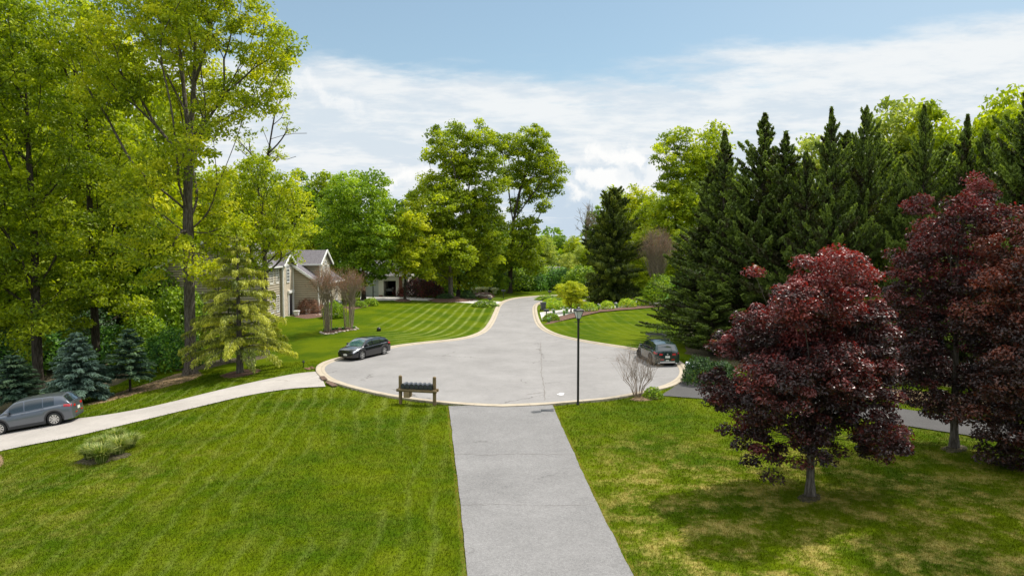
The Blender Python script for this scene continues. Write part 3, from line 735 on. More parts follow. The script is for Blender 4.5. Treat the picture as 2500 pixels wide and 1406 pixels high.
hero('leafy maple at the left edge of the picture, its trunk rising behind the grey SUV', (95, 966),
     [(0, 60, 80), (70, 40, 70), (60, 160, 85), (20, 300, 90), (110, 260, 60), (120, 390, 85), (40, 480, 85), (110, 560, 85), (30, 640, 80), (130, 690, 70), (60, 760, 65), (140, 770, 45), (-60, 400, 90), (-50, 200, 90), (-60, 620, 90), (-70, 30, 90), (20, 840, 45)],
     trunk_px=[(95, 966), (88, 800), (85, 600), (70, 380), (60, 150), (50, 0)], base_r=.42, seed=5,
     spacing=1.1, rc=.95, n_per=75, size=.25, lmat=L_MAPLE, bmat=B_DARK, rise=.5, start=.2, nmax=900)
hero('full green maple between the left-edge maple and the tall oak', (235, 860),
     [(180, 60, 65), (230, 140, 60), (160, 230, 75), (250, 320, 65), (200, 390, 70), (250, 480, 70), (200, 560, 70), (270, 620, 60), (180, 660, 60), (250, 710, 60), (310, 560, 50), (210, 780, 40), (300, 430, 55), (130, 130, 60), (320, 350, 45), (290, 760, 40)], Yd=58,
     base_r=.38, seed=6, spacing=1.15, rc=1.0, n_per=70, size=.27, lmat=L_MAPLE, bmat=B_DARK, start=.2, nmax=800)
hero('yellow-green tree with a forked trunk in front of the tan sided house', (648, 866),
     [(640, 420, 45), (585, 440, 45), (700, 450, 45), (738, 490, 30), (620, 500, 50), (690, 525, 52), (742, 565, 32), (560, 520, 45), (650, 600, 42), (712, 610, 34), (605, 405, 36), (560, 600, 40), (530, 470, 40), (620, 650, 28), (520, 560, 35), (700, 570, 40), (600, 560, 45)],
     trunk_px=[(648, 866), (645, 760), (647, 640), (640, 520), (620, 400)], base_r=.30, seed=7,
     spacing=.95, rc=.72, n_per=55, size=.22, lmat=L_YEL, bmat=B_GREY, rise=.55, start=.25, nmax=620, fill=.1)
hero('thin sparse tree with a bare leaning trunk rising above the yellow-green tree', (640, 800),
     [(705, 222, 16), (688, 205, 12), (660, 200, 10), (712, 312, 18), (672, 362, 18), (640, 372, 22), (598, 355, 22), (692, 382, 16), (625, 392, 20), (655, 320, 10), (700, 250, 8), (575, 340, 14), (690, 280, 10)], Yd=74,
     trunk_px=[(640, 800), (643, 600), (648, 420), (662, 330), (676, 250), (690, 170)], limbs_px=[[(672, 270), (690, 245), (712, 215)], [(660, 340), (700, 322), (735, 318)], [(655, 385), (690, 390), (712, 378)]], base_r=.26, seed=8,
     spacing=.75, rc=.42, n_per=16, size=.22, lmat=L_OLIVE, bmat=B_DARK, rise=.3, start=.55, nmax=150, tip_r=.03, flat=.8, shell=.1)
hero('slim yellow-green sapling filling the space between the oak trunk and the drooping cedar', (540, 888),
     [(520, 600, 34), (560, 570, 32), (600, 600, 30), (510, 660, 28), (570, 650, 32), (630, 640, 26), (540, 710, 24), (600, 690, 22), (500, 550, 26), (640, 590, 24)],
     base_r=.10, seed=27, spacing=.85, rc=.6, n_per=34, size=.21, lmat=L_YEL, bmat=B_GREY, rise=.4, start=.3, nmax=190, fill=.1)
# middle distance
hero('dense dark green maple behind the bare crape myrtles', (888, 738),
     [(860, 480, 50), (820, 520, 45), (900, 500, 55), (950, 520, 40), (978, 540, 22), (790, 560, 36), (850, 580, 55), (920, 580, 55), (965, 600, 28), (830, 640, 45), (890, 650, 45), (935, 645, 36), (790, 620, 32), (800, 665, 28), (860, 680, 30), (870, 440, 30), (920, 450, 35), (840, 445, 22)], Yd=98,
     base_r=.35, seed=9, spacing=1.25, rc=1.05, n_per=62, size=.36, lmat=L_GREEN, bmat=B_DARK, start=.12, nmax=700, rise=.5)
hero('young tree with yellowish crown standing beside the pale house drive', (988, 735),
     [(1010, 545, 36), (962, 600, 30), (1000, 625, 40), (1045, 600, 32), (1020, 500, 26), (980, 655, 26), (1035, 655, 28), (955, 560, 22)], Yd=99,
     base_r=.2, seed=10, spacing=1.1, rc=.9, n_per=55, size=.34, lmat=L_OAK, bmat=B_DARK, start=.12, nmax=300, trunk_px=[(988, 735), (990, 660), (1000, 560)])
hero('big pale-trunked oak, left one of the pair standing in the mulch bed by the street', (1101, 731),
     [(1080, 345, 30), (1055, 375, 24), (1112, 312, 24), (1135, 330, 20), (1100, 400, 36), (1060, 450, 40), (1025, 480, 28), (1095, 475, 45), (1045, 540, 42), (1100, 550, 50), (1030, 600, 34), (1075, 620, 45), (1120, 620, 40), (1055, 665, 24), (1100, 670, 28), (1130, 400, 34), (1140, 500, 42), (1075, 510, 40), (1100, 600, 45), (1045, 640, 30), (1110, 360, 26)],
     trunk_px=[(1101, 731), (1099, 650), (1105, 540), (1112, 430), (1095, 350)], base_r=.42, seed=11, spacing=1.12, rc=1.05, n_per=66, size=.36, lmat=L_MAPLE, bmat=B_GREY, rise=.6, start=.14, nmax=850, fill=.1)
hero('big dark-trunked oak, right one of the pair standing in the mulch bed by the street', (1119, 730),
     [(1160, 350, 30), (1190, 330, 20), (1190, 400, 34), (1150, 420, 34), (1180, 480, 42), (1215, 450, 24), (1160, 560, 46), (1195, 545, 42), (1150, 640, 38), (1195, 620, 36), (1215, 580, 26), (1180, 670, 26), (1135, 680, 22), (1170, 300, 12)],
     trunk_px=[(1119, 730), (1120, 650), (1130, 540), (1150, 430), (1165, 350)], base_r=.36, seed=12, Yd=109, spacing=1.12, rc=1.05, n_per=64, size=.36, lmat=L_MAPLE, bmat=B_DARK, rise=.6, start=.14, nmax=800, fill=.1)
hero('tall open oak with a leaning forked trunk at the bend of the street', (1244, 711),
     [(1215, 352, 22), (1248, 350, 32), (1300, 342, 34), (1332, 372, 30), (1280, 400, 34), (1340, 418, 30), (1368, 412, 17), (1232, 430, 20), (1300, 458, 34), (1350, 458, 22), (1258, 500, 20), (1328, 505, 18), (1240, 565, 26), (1292, 545, 24), (1280, 600, 36), (1298, 640, 30), (1250, 625, 26), (1218, 645, 22), (1312, 590, 16), (1375, 440, 12), (1200, 380, 16), (1265, 430, 30), (1320, 400, 30), (1275, 560, 28), (1300, 600, 26)], Yd=118,
     trunk_px=[(1244, 711), (1248, 620), (1254, 540), (1268, 470), (1290, 400), (1310, 350)], limbs_px=[[(1252, 545), (1240, 450), (1225, 360)], [(1256, 540), (1300, 470), (1345, 430)]], base_r=.46, seed=13, spacing=1.15, rc=1.0, n_per=64, size=.36, lmat=L_MAPLE, bmat=B_DARK, rise=.6, start=.2, nmax=650, fill=.1, pw=.48)
hero('round-topped oak rising behind the conifer row on the right of the street', (1650, 735),
     [(1640, 340, 28), (1608, 382, 24), (1680, 370, 32), (1650, 420, 36), (1700, 420, 36), (1622, 452, 24), (1720, 380, 26), (1740, 338, 18), (1680, 470, 30), (1665, 330, 22), (1630, 500, 30), (1700, 520, 40)], Yd=122,
     base_r=.4, seed=14, spacing=1.3, rc=1.1, n_per=60, size=.40, lmat=L_MAPLE, bmat=B_DARK, rise=.5, start=.3, nmax=500, fill=.1)

# generic broadleaf trees: a few of each build, shared by the wood in the distance
def generic(seed, hgt, rad, lmat, bmat=B_DARK, spacing=1.3, rc=1.2, n_per=44, size=.46, low=.03, fill=.1):
    rng = np.random.default_rng(seed); lobes = []
    for i in range(18):
        z = hgt*(low+.08+(.9-low)*(i+rng.random())/18); f = math.sin(math.pi*min(1, max(.1, (z/hgt-low)/(1-low)*.85+.15)))**.6
        a = rng.uniform(0, 2*math.pi); rr = rad*f*rng.uniform(.15, .75)
        lobes.append((rr*math.cos(a), rr*math.sin(a), z, rad*.42*f+.5, rad*.42*f+.5, rad*.36*f+.5))
    lobes.append((0, 0, hgt*.88, rad*.4, rad*.4, hgt*.1))
    tr = np.array([(0, 0, -.3), (rng.normal(0, .2), rng.normal(0, .2), hgt*.3), (rng.normal(0, .5), rng.normal(0, .5), hgt*.85)])
    return tree_meshes('t', seed, tr, hgt*.018, lobes, spacing, rc, n_per, size, lmat, bmat, rise=.5, start=.1, nmax=560, fill=fill)
GEN = {}
for k_, (lmx, sds) in {'green': (L_GREEN, (31, 32)), 'bright': (L_MAPLE, (33, 34)), 'yellow': (L_YEL, (35, 36)), 'pale': (L_OLIVE, (37,)), 'oak': (L_OAK, (38, 39))}.items():
    GEN[k_] = [generic(s, 18, 5.2, lmx) for s in sds]
def wood(px, Yd, top_py, kind, label, v=0, wide=1.0, name='leafy_tree', group=None, rz=None, seed=0):
    x = at(px, 600, Yd)[0]; z0 = float(G(x, Yd)); h = at(px, top_py, Yd)[2]-z0
    s = h/18.6; tm, lm_ = GEN[kind][v % len(GEN[kind])]
    rz = (px*.37+Yd) % 6.28 if rz is None else rz
    return make_tree(label, 'tree', (x, Yd, z0), tm, lm_, name, group, rz, (s*wide, s*wide, s))
WL = 'trees of the wood on the left'
for a in [
    (-40, 62, 120, 'bright', 0, .9, 'large green tree partly cut off by the left edge behind the maple'),
    (20, 78, -60, 'green', 1, .8, 'tall green tree filling the top left corner behind the maple'),
    (150, 80, 60, 'oak', 0, .8, 'tall yellow-green tree behind the gap between the two left maples'),
    (255, 72, 10, 'oak', 1, .75, 'tall yellow-green tree close behind the left limbs of the oak'),
    (400, 92, 150, 'bright', 0, .7, 'tall narrow green tree showing through the middle of the oak crown'),
    (330, 74, 420, 'green', 0, 1.0, 'shaded green tree left of the oak trunk'),
    (300, 98, 300, 'bright', 1, .9, 'green tree showing between the oak branches on the left'),
    (395, 86, 480, 'green', 1, 1.1, 'shaded green tree directly behind the oak trunk'),
    (450, 110, 400, 'oak', 1, 1.0, 'yellow-green tree top just right of the oak trunk in the background'),
    (540, 118, 395, 'bright', 0, 1.1, 'bright treetop behind the tan house roof'),
    (610, 126, 400, 'yellow', 0, 1.0, 'yellow treetop behind the thin sparse tree'),
    (680, 122, 425, 'oak', 0, 1.0, 'yellow-green treetop behind the right part of the yellow-green tree'),
    (730, 128, 418, 'green', 1, 1.0, 'green treetop just left of the dense dark maple'),
    (785, 132, 412, 'bright', 1, 1.0, 'rounded bright treetop over the tan house gable'),
    (770, 112, 510, 'oak', 1, .9, 'lower yellow-green tree between the house gable and the dark maple'),
    (830, 140, 425, 'green', 0, 1.0, 'treetop behind the left part of the dark maple'),
    (1000, 128, 470, 'yellow', 1, .9, 'yellowish treetop between the dark maple and the pair of oaks'),
    (960, 122, 560, 'bright', 0, 1.2, 'low green tree behind the white garage'),
    (930, 135, 500, 'oak', 1, 1.2, 'tree seen behind the right part of the dark maple'),
    (1045, 124, 600, 'green', 0, 1.2, 'low green tree behind the dark red dome-shaped shrub'),
    ]:
    wood(a[0], a[1], a[2], a[3], a[6], a[4], a[5], group=WL)
WC = 'trees beyond the bend of the street'
for a in [
    (1140, 128, 560, 'bright', 1, 1.1, 'green tree behind the two street oaks'),
    (1075, 132, 520, 'oak', 0, 1.0, 'tree behind the left of the two street oaks'),
    (1195, 134, 540, 'green', 0, 1.0, 'tree behind the right of the two street oaks'),
    (1218, 116, 590, 'green', 1, .7, 'small dark-trunked tree left of the leaning forked oak'),
    (1232, 150, 610, 'yellow', 0, 1.3, 'yellowish tree low behind the leaning forked oak'),
    (1290, 140, 600, 'bright', 0, 1.0, 'green understorey tree right of the leaning forked oak'),
    (1262, 165, 600, 'oak', 1, 1.3, 'yellow-green tree far behind the forked oak'),
    (1330, 190, 565, 'pale', 0, 1.1, 'pale grey-green tree in the far gap, leftmost of the distant row'),
    (1365, 210, 566, 'green', 0, 1.1, 'green tree in the middle of the distant row over the street end'),
    (1400, 195, 570, 'oak', 0, 1.1, 'yellow-green tree right of the middle in the distant row'),
    (1385, 150, 610, 'pale', 0, 1.0, 'pale grey-green tree beside the distant roof'),
    (1420, 160, 590, 'pale', 0, 1.1, 'pale tree left behind the big olive conifer'),
    (1360, 135, 652, 'green', 1, 1.2, 'low green tree in front of the distant roof'),
    (1345, 240, 575, 'bright', 1, 1.4, 'farthest bright treetop in the gap over the street'),
    (1300, 230, 572, 'green', 1, 1.4, 'farthest dark treetop behind the forked oak'),
    ]:
    wood(a[0], a[1], a[2], a[3], a[6], a[4], a[5], group=WC)
WR = 'trees of the wood on the right'
for a in [
    (1462, 132, 500, 'green', 0, .9, 'rounded green tree left of the olive conifer top'),
    (1440, 126, 590, 'bright', 0, .8, 'small bright tree left of the olive conifer'),
    (1500, 140, 450, 'bright', 1, .9, 'tall bright green tree behind the olive conifer'),
    (1560, 135, 440, 'oak', 0, .9, 'yellow-green tree right of the olive conifer top'),
    (1600, 128, 462, 'bright', 0, .9, 'bright green round tree over the bare crape myrtle'),
    (1650, 120, 432, 'yellow', 0, 1.0, 'golden round tree below the round-topped oak'),
    (1560, 116, 560, 'yellow', 1, 1.2, 'low golden tree behind the bare crape myrtle'),
    (1660, 106, 560, 'bright', 1, 1.0, 'green tree behind the left end of the dark conifer row'),
    (1720, 128, 300, 'oak', 1, .8, 'tall yellow-green tree just behind the first dark conifer'),
    (1790, 100, 430, 'green', 0, .9, 'green tree glimpsed between the first two dark conifers'),
    (1880, 96, 440, 'bright', 0, .9, 'green tree glimpsed behind the third dark conifer'),
    (1990, 92, 300, 'pale', 0, .8, 'loose pale tree behind the gap in the dark conifers'),
    (2060, 84, 400, 'yellow', 0, .9, 'golden tree low behind the dark conifer row'),
    (2180, 80, 205, 'pale', 0, .9, 'tall pale airy tree standing above the dark conifers'),
    (2150, 86, 330, 'yellow', 1, .9, 'golden tree behind the middle of the dark conifers'),
    (2270, 78, 240, 'yellow', 1, .8, 'golden tall tree behind the right dark conifers'),
    (2300, 74, 400, 'bright', 1, .9, 'bright green tree behind the dark conifers at right'),
    (2400, 76, 250, 'oak', 0, .8, 'yellow-green tree in the right background'),
    (2470, 70, 190, 'bright', 0, .8, 'tall green tree at the right edge behind the conifers'),
    (2560, 72, 230, 'green', 1, .9, 'green tree cut off by the right edge of the picture'),
    ]:
    wood(a[0], a[1], a[2], a[3], a[6], a[4], a[5], group=WR)
# ------------------------------------------------------------------ conifers and shrubs
def conifer(seed, hgt, rad, n_br, lmat, bmat, mode, size, per, low=.04, base_r=.2, droop=.1, prof=.85, fan=.35, slope=.45, puff=1.0, ntier=0):
    """mode: 'spruce' flat tiers, 'cedar' drooping sprays, 'plume' rising plumes"""
    rng = np.random.default_rng(seed); LV = []; LN = []; LU = []; LS = []; LT = []; segs = []
    ga = 2.39996
    for i in range(n_br):
        f = (i+rng.random()*.8)/n_br
        if mode == 'plume': z0 = hgt*(low+(.97-low)*f**.95)
        else:
            tiers = ntier or max(8, int(n_br/9)); f = min(.99, max(0, (math.floor(f*tiers)+rng.normal(.5, .09))/tiers)); z0 = hgt*(low+(.98-low)*f)
        a = i*ga+rng.normal(0, .3)
        if mode == 'plume':
            L = rad*min(1, (f+.05)/.14)**.5*(1-f)**prof*rng.uniform(.45, 1.30)*(1+.40*math.sin(2*a+z0*.9+seed)+.32*math.sin(z0*2.1+a))+.38*(1-f)**.6
            if math.sin(2*a+z0*.9+seed)+math.sin(z0*2.1+a) < -1.25 and f < .9: continue
            sl = slope+.8*f
        else:
            L = rad*(1-f)**prof*rng.uniform(.72, 1.12)+.12
            sl = .15+.5*f if mode == 'spruce' else .25+.3*f
        m = 9; u = np.linspace(0, 1, m)
        hx = L*u; hz_ = L*(sl*u-(droop+ .0)*u**2*1.0)
        if mode == 'plume': hz_ = L*(sl*.55*u+sl*.6*u**2)
        pts = np.stack([hx*math.cos(a), hx*math.sin(a), z0+hz_], 1)
        segs.append(pts)
        n = max(6, int(per*(L/rad+.12)))
        t_ = rng.random(n)**.6*.96+.05 if mode != 'plume' else rng.random(n)**.55
        t_ = np.clip(t_, 0, 1.03)
        P = np.stack([np.interp(t_, u, pts[:, k]) for k in range(3)], 1)
        d = pts[-1]-pts[0]; d /= np.linalg.norm(d); side = np.array([-math.sin(a), math.cos(a), 0])
        if mode == 'plume':
            wr = puff*(.07+.60*np.sin(np.pi*np.clip(t_*.85+.15, 0, 1))*(.15+.85*min(1, L/rad)))
            off = sphere_dirs(rng, n)*wr[:, None]*rng.random((n, 1))**.5*np.array([.8, .8, 1.0]); P = P+off
            U = d*.6+np.array([0, 0, .8])+rng.normal(size=(n, 3))*.38+off*.5
            N = off*1.2+d*.5+rng.normal(size=(n, 3))*.5
            s = size*rng.uniform(.6, 1.35, n)
        elif mode == 'spruce':
            w_ = fan*L*(1.05-t_)*np.clip(t_*3, 0, 1)+.04
            sgn = rng.uniform(-1, 1, n); P = P+side*(sgn*w_)[:, None]+np.array([0, 0, 1])*(-.12*np.abs(sgn)*w_+rng.normal(0, .03, n))[:, None]
            U = d*1.0+side*(np.sign(sgn)*.6)[:, None]+rng.normal(size=(n, 3))*.22+np.array([0, 0, .1])
            N = np.array([0, 0, 1.0])+d*.35+rng.normal(size=(n, 3))*.42
            s = size*rng.uniform(.6, 1.2, n)
        else:
            w_ = fan*L*(1.1-t_)*np.clip(t_*3, 0, 1)+.06
            sgn = rng.uniform(-1, 1, n); P = P+side*(sgn*w_)[:, None]; P[:, 2] += -rng.random(n)**1.5*.30*(.4+t_)*min(1, L/2)
            U = d*.35+np.array([0, 0, -1.0])+side*(sgn*.35)[:, None]+rng.normal(size=(n, 3))*.28
            N = d*.7+np.array([0, 0, .5])+rng.normal(size=(n, 3))*.5
            s = size*rng.uniform(.6, 1.3, n)
        LV.append(P); LN.append(N); LU.append(U); LS.append(s)
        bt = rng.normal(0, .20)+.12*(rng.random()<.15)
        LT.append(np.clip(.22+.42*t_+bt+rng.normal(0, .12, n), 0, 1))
    P = np.concatenate(LV); N = np.concatenate(LN); U = np.concatenate(LU); s = np.concatenate(LS); tt = np.concatenate(LT)
    V, Fc = leaf_cards(rng, P, N, s, aspect={'plume': .42, 'spruce': .36, 'cedar': .24}[mode], U=U)
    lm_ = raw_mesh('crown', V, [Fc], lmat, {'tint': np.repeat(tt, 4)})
    p0 = np.concatenate([q[:-1] for q in segs]); p1 = np.concatenate([q[1:] for q in segs])
    rr = np.concatenate([np.linspace(1, .3, len(q)-1)*.012*hgt**.5 for q in segs])
    Vb, Fb = frusta(p0, p1, rr, rr*.85, 4)
    zt = np.linspace(-.2, hgt*.97, 14); tp = np.stack([zt*0, zt*0, zt], 1); rt = base_r*(1-.93*np.clip(zt/hgt, 0, 1)); rt[0] *= 1.3
    Vt, Ft = frusta(tp[:-1], tp[1:], rt[:-1], rt[1:], 10)
    tm = raw_mesh('trunk', np.r_[Vt, Vb], [Ft, Fb+len(Vt)], bmat, smooth=True)
    return tm, lm_
def place(label, tm, lm_, base_px, name, cat='tree', group=None, rz=0.0, h=1.0, wide=None, Yd=None):
    b = gp(*base_px)
    if Yd is not None: xx = at(base_px[0], 600, Yd)[0]; b = np.array([xx, Yd, float(G(xx, Yd))])
    return make_tree(label, cat, b, tm, lm_, name, group, rz, ((wide or h), (wide or h), h))
SPR = conifer(51, 4.6, 2.15, 120, L_SPR, B_DARK, 'spruce', .34, 150, low=.10, base_r=.11, droop=.28, prof=.75)
SPR_D = conifer(52, 4.6, 1.9, 90, L_SPR2, B_DARK, 'spruce', .34, 110, low=.20, base_r=.10, droop=.22, prof=.7)
place('plump blue-green spruce on the slope behind the tail of the grey SUV', *SPR, (192, 985), 'spruce_tree', group='spruces above the left drive')
place('slim dark spruce on a short bare stem right of the blue-green spruce', *SPR_D, (318, 957), 'spruce_tree', group='spruces above the left drive', h=.93, rz=1)
place('low broad spruce behind the roof of the grey SUV at the left edge', *SPR_D, (40, 1000), 'spruce_tree', group='spruces above the left drive', h=.80, wide=1.05, rz=2.2)
place('cut off spruce at the far left edge behind the bonnet of the grey SUV', *SPR_D, (-75, 1000), 'spruce_tree', group='spruces above the left drive', h=.9, wide=1.1, rz=4)
CED = conifer(54, 9.9, 4.1, 118, L_CED, B_GREY, 'cedar', .27, 330, low=.13, base_r=.24, droop=.38, prof=.8, fan=.20, ntier=11)
place('golden-green cedar with drooping tiered branches in the small mulch ring', *CED, (586, 912), 'cedar_tree')
CED2 = conifer(55, 6.5, 2.5, 50, L_CED, B_GREY, 'cedar', .27, 170, low=.22, base_r=.15, droop=.42, prof=.7, fan=.22, ntier=8)
place('smaller golden cedar hidden mostly behind the left side of the drooping cedar', *CED2, (560, 884), 'cedar_tree', rz=1)

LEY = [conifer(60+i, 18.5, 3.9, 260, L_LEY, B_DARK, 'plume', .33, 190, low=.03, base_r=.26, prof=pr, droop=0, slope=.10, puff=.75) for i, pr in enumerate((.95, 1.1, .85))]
LG = 'row of dark cypresses on the right'
def ley(px, Yd, top, v, label, wide=1.0):
    x = at(px, 600, Yd)[0]; z0 = float(G(x, Yd)); h = (at(px, top, Yd)[2]-z0)/18.6
    tm, lm_ = LEY[v]
    make_tree(label, 'tree', (x, Yd, z0), tm, lm_, 'cypress_tree', LG, px*.7 % 6.28, (wide, wide, h))
for a in [(1768, 60, 305, 1, 1.15, 'slender dark cypress at the left end of the row, just behind the parked SUV'),
          (1712, 60, 545, 0, 1.0, 'short bushy dark cypress leaning over the right-hand lawn by the SUV'),
          (1848, 56, 256, 0, 1.2, 'tallest dark cypress of the left half of the row with a sharp tip'),
          (1918, 54, 300, 1, 1.15, 'dark cypress with a blunt tip right of the sharp-tipped one'),
          (1815, 56, 420, 2, .9, 'shorter dark cypress in front of the sharp-tipped one'),
          (1735, 62, 400, 2, 1.05, 'broad shaded cypress filling in left of the slender one'),
          (1882, 60, 340, 0, 1.15, 'broad cypress filling in behind the blunt-tipped one'),
          (1948, 58, 385, 1, 1.2, 'broad cypress with a ragged outline left of the two middle spires'),
          (2072, 57, 300, 2, 1.2, 'broad ragged cypress between the two middle spires'),
          (2150, 56, 300, 0, 1.1, 'broad ragged cypress right of the two middle spires'),
          (2302, 54, 330, 2, 1.15, 'broad cypress low behind the rear red maple'),
          (2440, 50, 330, 1, 1.1, 'broad cypress between the two tall ones at the right edge'),
          (1742, 54, 650, 1, .8, 'short dark cypress bush behind the white mailbox'),
          (2038, 50, 238, 1, .85, 'dark cypress above the top of the front red maple'),
          (1975, 52, 350, 2, .7, 'lower dark cypress left of the one above the front red maple'),
          (2108, 51, 236, 2, .7, 'narrow dark cypress right above the front red maple'),
          (2260, 49, 232, 0, .72, 'dark cypress with a thin tip left of the rear red maple top'),
          (2185, 50, 380, 1, .75, 'dark cypress standing between the two red maples'),
          (2345, 48, 262, 1, .75, 'dark cypress directly behind the rear red maple top'),
          (2410, 47, 290, 2, .7, 'dark cypress right of the rear red maple top'),
          (2485, 41, 165, 0, .95, 'tall dark cypress at the right edge of the picture'),
          (2580, 40, 150, 1, 1.0, 'dark cypress cut off by the right edge of the picture')]:
    ley(a[0], a[1], a[2], a[3], a[5], a[4])
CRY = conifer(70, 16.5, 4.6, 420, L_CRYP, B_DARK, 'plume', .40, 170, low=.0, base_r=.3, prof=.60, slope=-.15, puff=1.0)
place('broad olive-green conical conifer behind the row of clipped round shrubs', *CRY, (1495, 738), 'conifer_tree', h=1.0, wide=.92)

# red maples
RM = 'dark red maples on the right lawn'
hero('front dark red maple standing alone on the right lawn with a ragged skirt', (1978, 1212),
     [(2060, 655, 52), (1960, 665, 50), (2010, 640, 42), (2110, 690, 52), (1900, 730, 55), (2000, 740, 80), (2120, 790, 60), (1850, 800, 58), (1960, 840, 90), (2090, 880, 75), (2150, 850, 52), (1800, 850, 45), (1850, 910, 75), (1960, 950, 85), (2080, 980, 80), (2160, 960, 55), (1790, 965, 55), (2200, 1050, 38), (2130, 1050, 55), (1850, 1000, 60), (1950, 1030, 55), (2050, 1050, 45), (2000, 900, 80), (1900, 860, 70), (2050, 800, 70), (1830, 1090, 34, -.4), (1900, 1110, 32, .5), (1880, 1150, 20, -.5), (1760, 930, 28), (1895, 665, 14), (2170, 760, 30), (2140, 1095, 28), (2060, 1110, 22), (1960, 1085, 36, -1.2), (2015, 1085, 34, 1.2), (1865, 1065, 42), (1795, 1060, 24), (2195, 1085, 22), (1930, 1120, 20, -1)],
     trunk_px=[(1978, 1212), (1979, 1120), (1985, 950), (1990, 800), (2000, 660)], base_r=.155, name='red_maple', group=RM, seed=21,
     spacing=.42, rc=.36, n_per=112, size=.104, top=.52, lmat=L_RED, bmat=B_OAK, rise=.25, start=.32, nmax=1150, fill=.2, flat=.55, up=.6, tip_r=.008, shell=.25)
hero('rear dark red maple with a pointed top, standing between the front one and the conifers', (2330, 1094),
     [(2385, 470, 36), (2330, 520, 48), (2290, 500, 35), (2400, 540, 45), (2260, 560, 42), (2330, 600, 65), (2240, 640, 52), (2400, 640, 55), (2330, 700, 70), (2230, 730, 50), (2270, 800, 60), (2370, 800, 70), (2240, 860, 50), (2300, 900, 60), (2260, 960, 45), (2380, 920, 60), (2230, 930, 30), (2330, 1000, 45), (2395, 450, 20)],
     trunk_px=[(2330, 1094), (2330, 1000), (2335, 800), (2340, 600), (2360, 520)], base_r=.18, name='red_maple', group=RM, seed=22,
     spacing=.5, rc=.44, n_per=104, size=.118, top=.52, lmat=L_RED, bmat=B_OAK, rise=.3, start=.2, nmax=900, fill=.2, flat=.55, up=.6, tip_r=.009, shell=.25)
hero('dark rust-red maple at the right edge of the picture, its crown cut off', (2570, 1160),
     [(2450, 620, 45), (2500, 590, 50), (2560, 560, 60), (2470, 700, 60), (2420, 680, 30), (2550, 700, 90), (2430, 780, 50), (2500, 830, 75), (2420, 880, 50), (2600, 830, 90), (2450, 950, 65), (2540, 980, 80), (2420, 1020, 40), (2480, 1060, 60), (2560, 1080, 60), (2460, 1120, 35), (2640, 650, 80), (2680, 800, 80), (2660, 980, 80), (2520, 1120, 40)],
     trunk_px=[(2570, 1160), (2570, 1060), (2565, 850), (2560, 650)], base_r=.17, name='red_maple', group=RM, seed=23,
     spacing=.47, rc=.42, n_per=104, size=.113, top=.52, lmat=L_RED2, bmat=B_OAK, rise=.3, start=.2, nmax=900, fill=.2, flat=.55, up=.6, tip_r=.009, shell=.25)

# a tall tree whose stem is out of the picture: its high crown dapples the right lawn
tg = np.random.default_rng(44); tl = [(tg.uniform(-5, 4), tg.uniform(-5, 5), tg.uniform(22, 31), 2.2, 2.2, 1.7) for _ in range(17)]
tm_, lm2_ = tree_meshes('t', 45, np.array([(1.5, 0, -.2), (1.2, 0, 12), (0, 0, 26)]), .4, tl, 1.25, .9, 36, .34, L_OAK, B_OAK, rise=.4, start=.6, nmax=330)
make_tree('very tall open-crowned tree just beyond the right edge, shading the lawn', 'tree', (29.0, 31.0, float(G(29, 31))), tm_, lm2_, 'leafy_tree')
# bare crape myrtles: fans of pale stems with dry seed heads
def myrtle(seed, hgt, rad, n_st, bmat, base_w=.35, tw=200, pod=6, spread=.55, thick=.03, vase=.45, podmat=None):
    rng = np.random.default_rng(seed); P0 = []; P1 = []; R0 = []; R1 = []; tips = []
    def line(pts, r0, r1):
        n = len(pts)-1; r = np.linspace(r0, r1, n+1)
        for i in range(n): P0.append(pts[i]); P1.append(pts[i+1]); R0.append(r[i]); R1.append(r[i+1])
    for i in range(n_st):
        a = rng.uniform(0, 2*math.pi); b0 = np.array([math.cos(a), math.sin(a), 0])*base_w*rng.random()**.5
        q = vase*hgt; r_ = rad*spread*rng.uniform(.15, 1)
        m = np.array([math.cos(a)*r_, math.sin(a)*r_, q])+rng.normal(0, .06, 3)
        pts = [b0-np.array([0, 0, .1]), b0*.4+m*.6*np.array([.7, .7, 1])+b0*.3, m]; line(pts, thick, thick*.62)
        for k in range(max(1, tw//n_st)):
            a2 = a+rng.normal(0, .9); top = hgt*rng.uniform(.72, 1.0)*(1-.0*rng.random()); rr = rad*rng.uniform(.2, 1.0)
            top = min(top, hgt*math.sqrt(max(.1, 1-(rr/rad*.75)**2)))
            s = m*rng.uniform(.75, 1)+np.array([0, 0, 0]); e = np.array([math.cos(a2)*rr, math.sin(a2)*rr, top])
            mid = s*.5+e*.5+np.array([0, 0, .1*hgt*.2])+rng.normal(0, .05*rad, 3)
            line([s, mid, e], thick*.42, thick*.16); tips.append(e); tips.append(mid*.4+e*.6)
            for _ in range(3):
                e2 = e+rng.normal(0, .14*rad, 3); st_ = mid*.4+e*.6; line([st_, e2], thick*.2, thick*.12); tips.append(e2)
    V, Fc = frusta(np.array(P0), np.array(P1), np.array(R0), np.array(R1), 5)
    stem = raw_mesh('stems', V, [Fc], bmat, smooth=True)
    pm = None
    if pod:
        tips = np.array(tips); n = len(tips)*pod; P = np.repeat(tips, pod, 0)+rng.normal(0, .07*rad, (n, 3))
        LV, LF = leaf_cards(rng, P, rng.normal(size=(n, 3)), .055*hgt/5*rng.uniform(.7, 1.4, n), aspect=.5)
        pm = raw_mesh('seed_heads', LV, [LF], podmat or L_DRY, {'tint': np.repeat(rng.random(n), 4)})
    return stem, pm
def myrtle_tree(label, b, ms, name='crape_myrtle', group=None, rz=0, s=1.0, cat='tree'):
    o = thing(name, label, cat, b, rz, group); o.scale = (s, s, s); link('stems', ms[0], o)
    if ms[1]: link('seed_heads', ms[1], o)
    return o
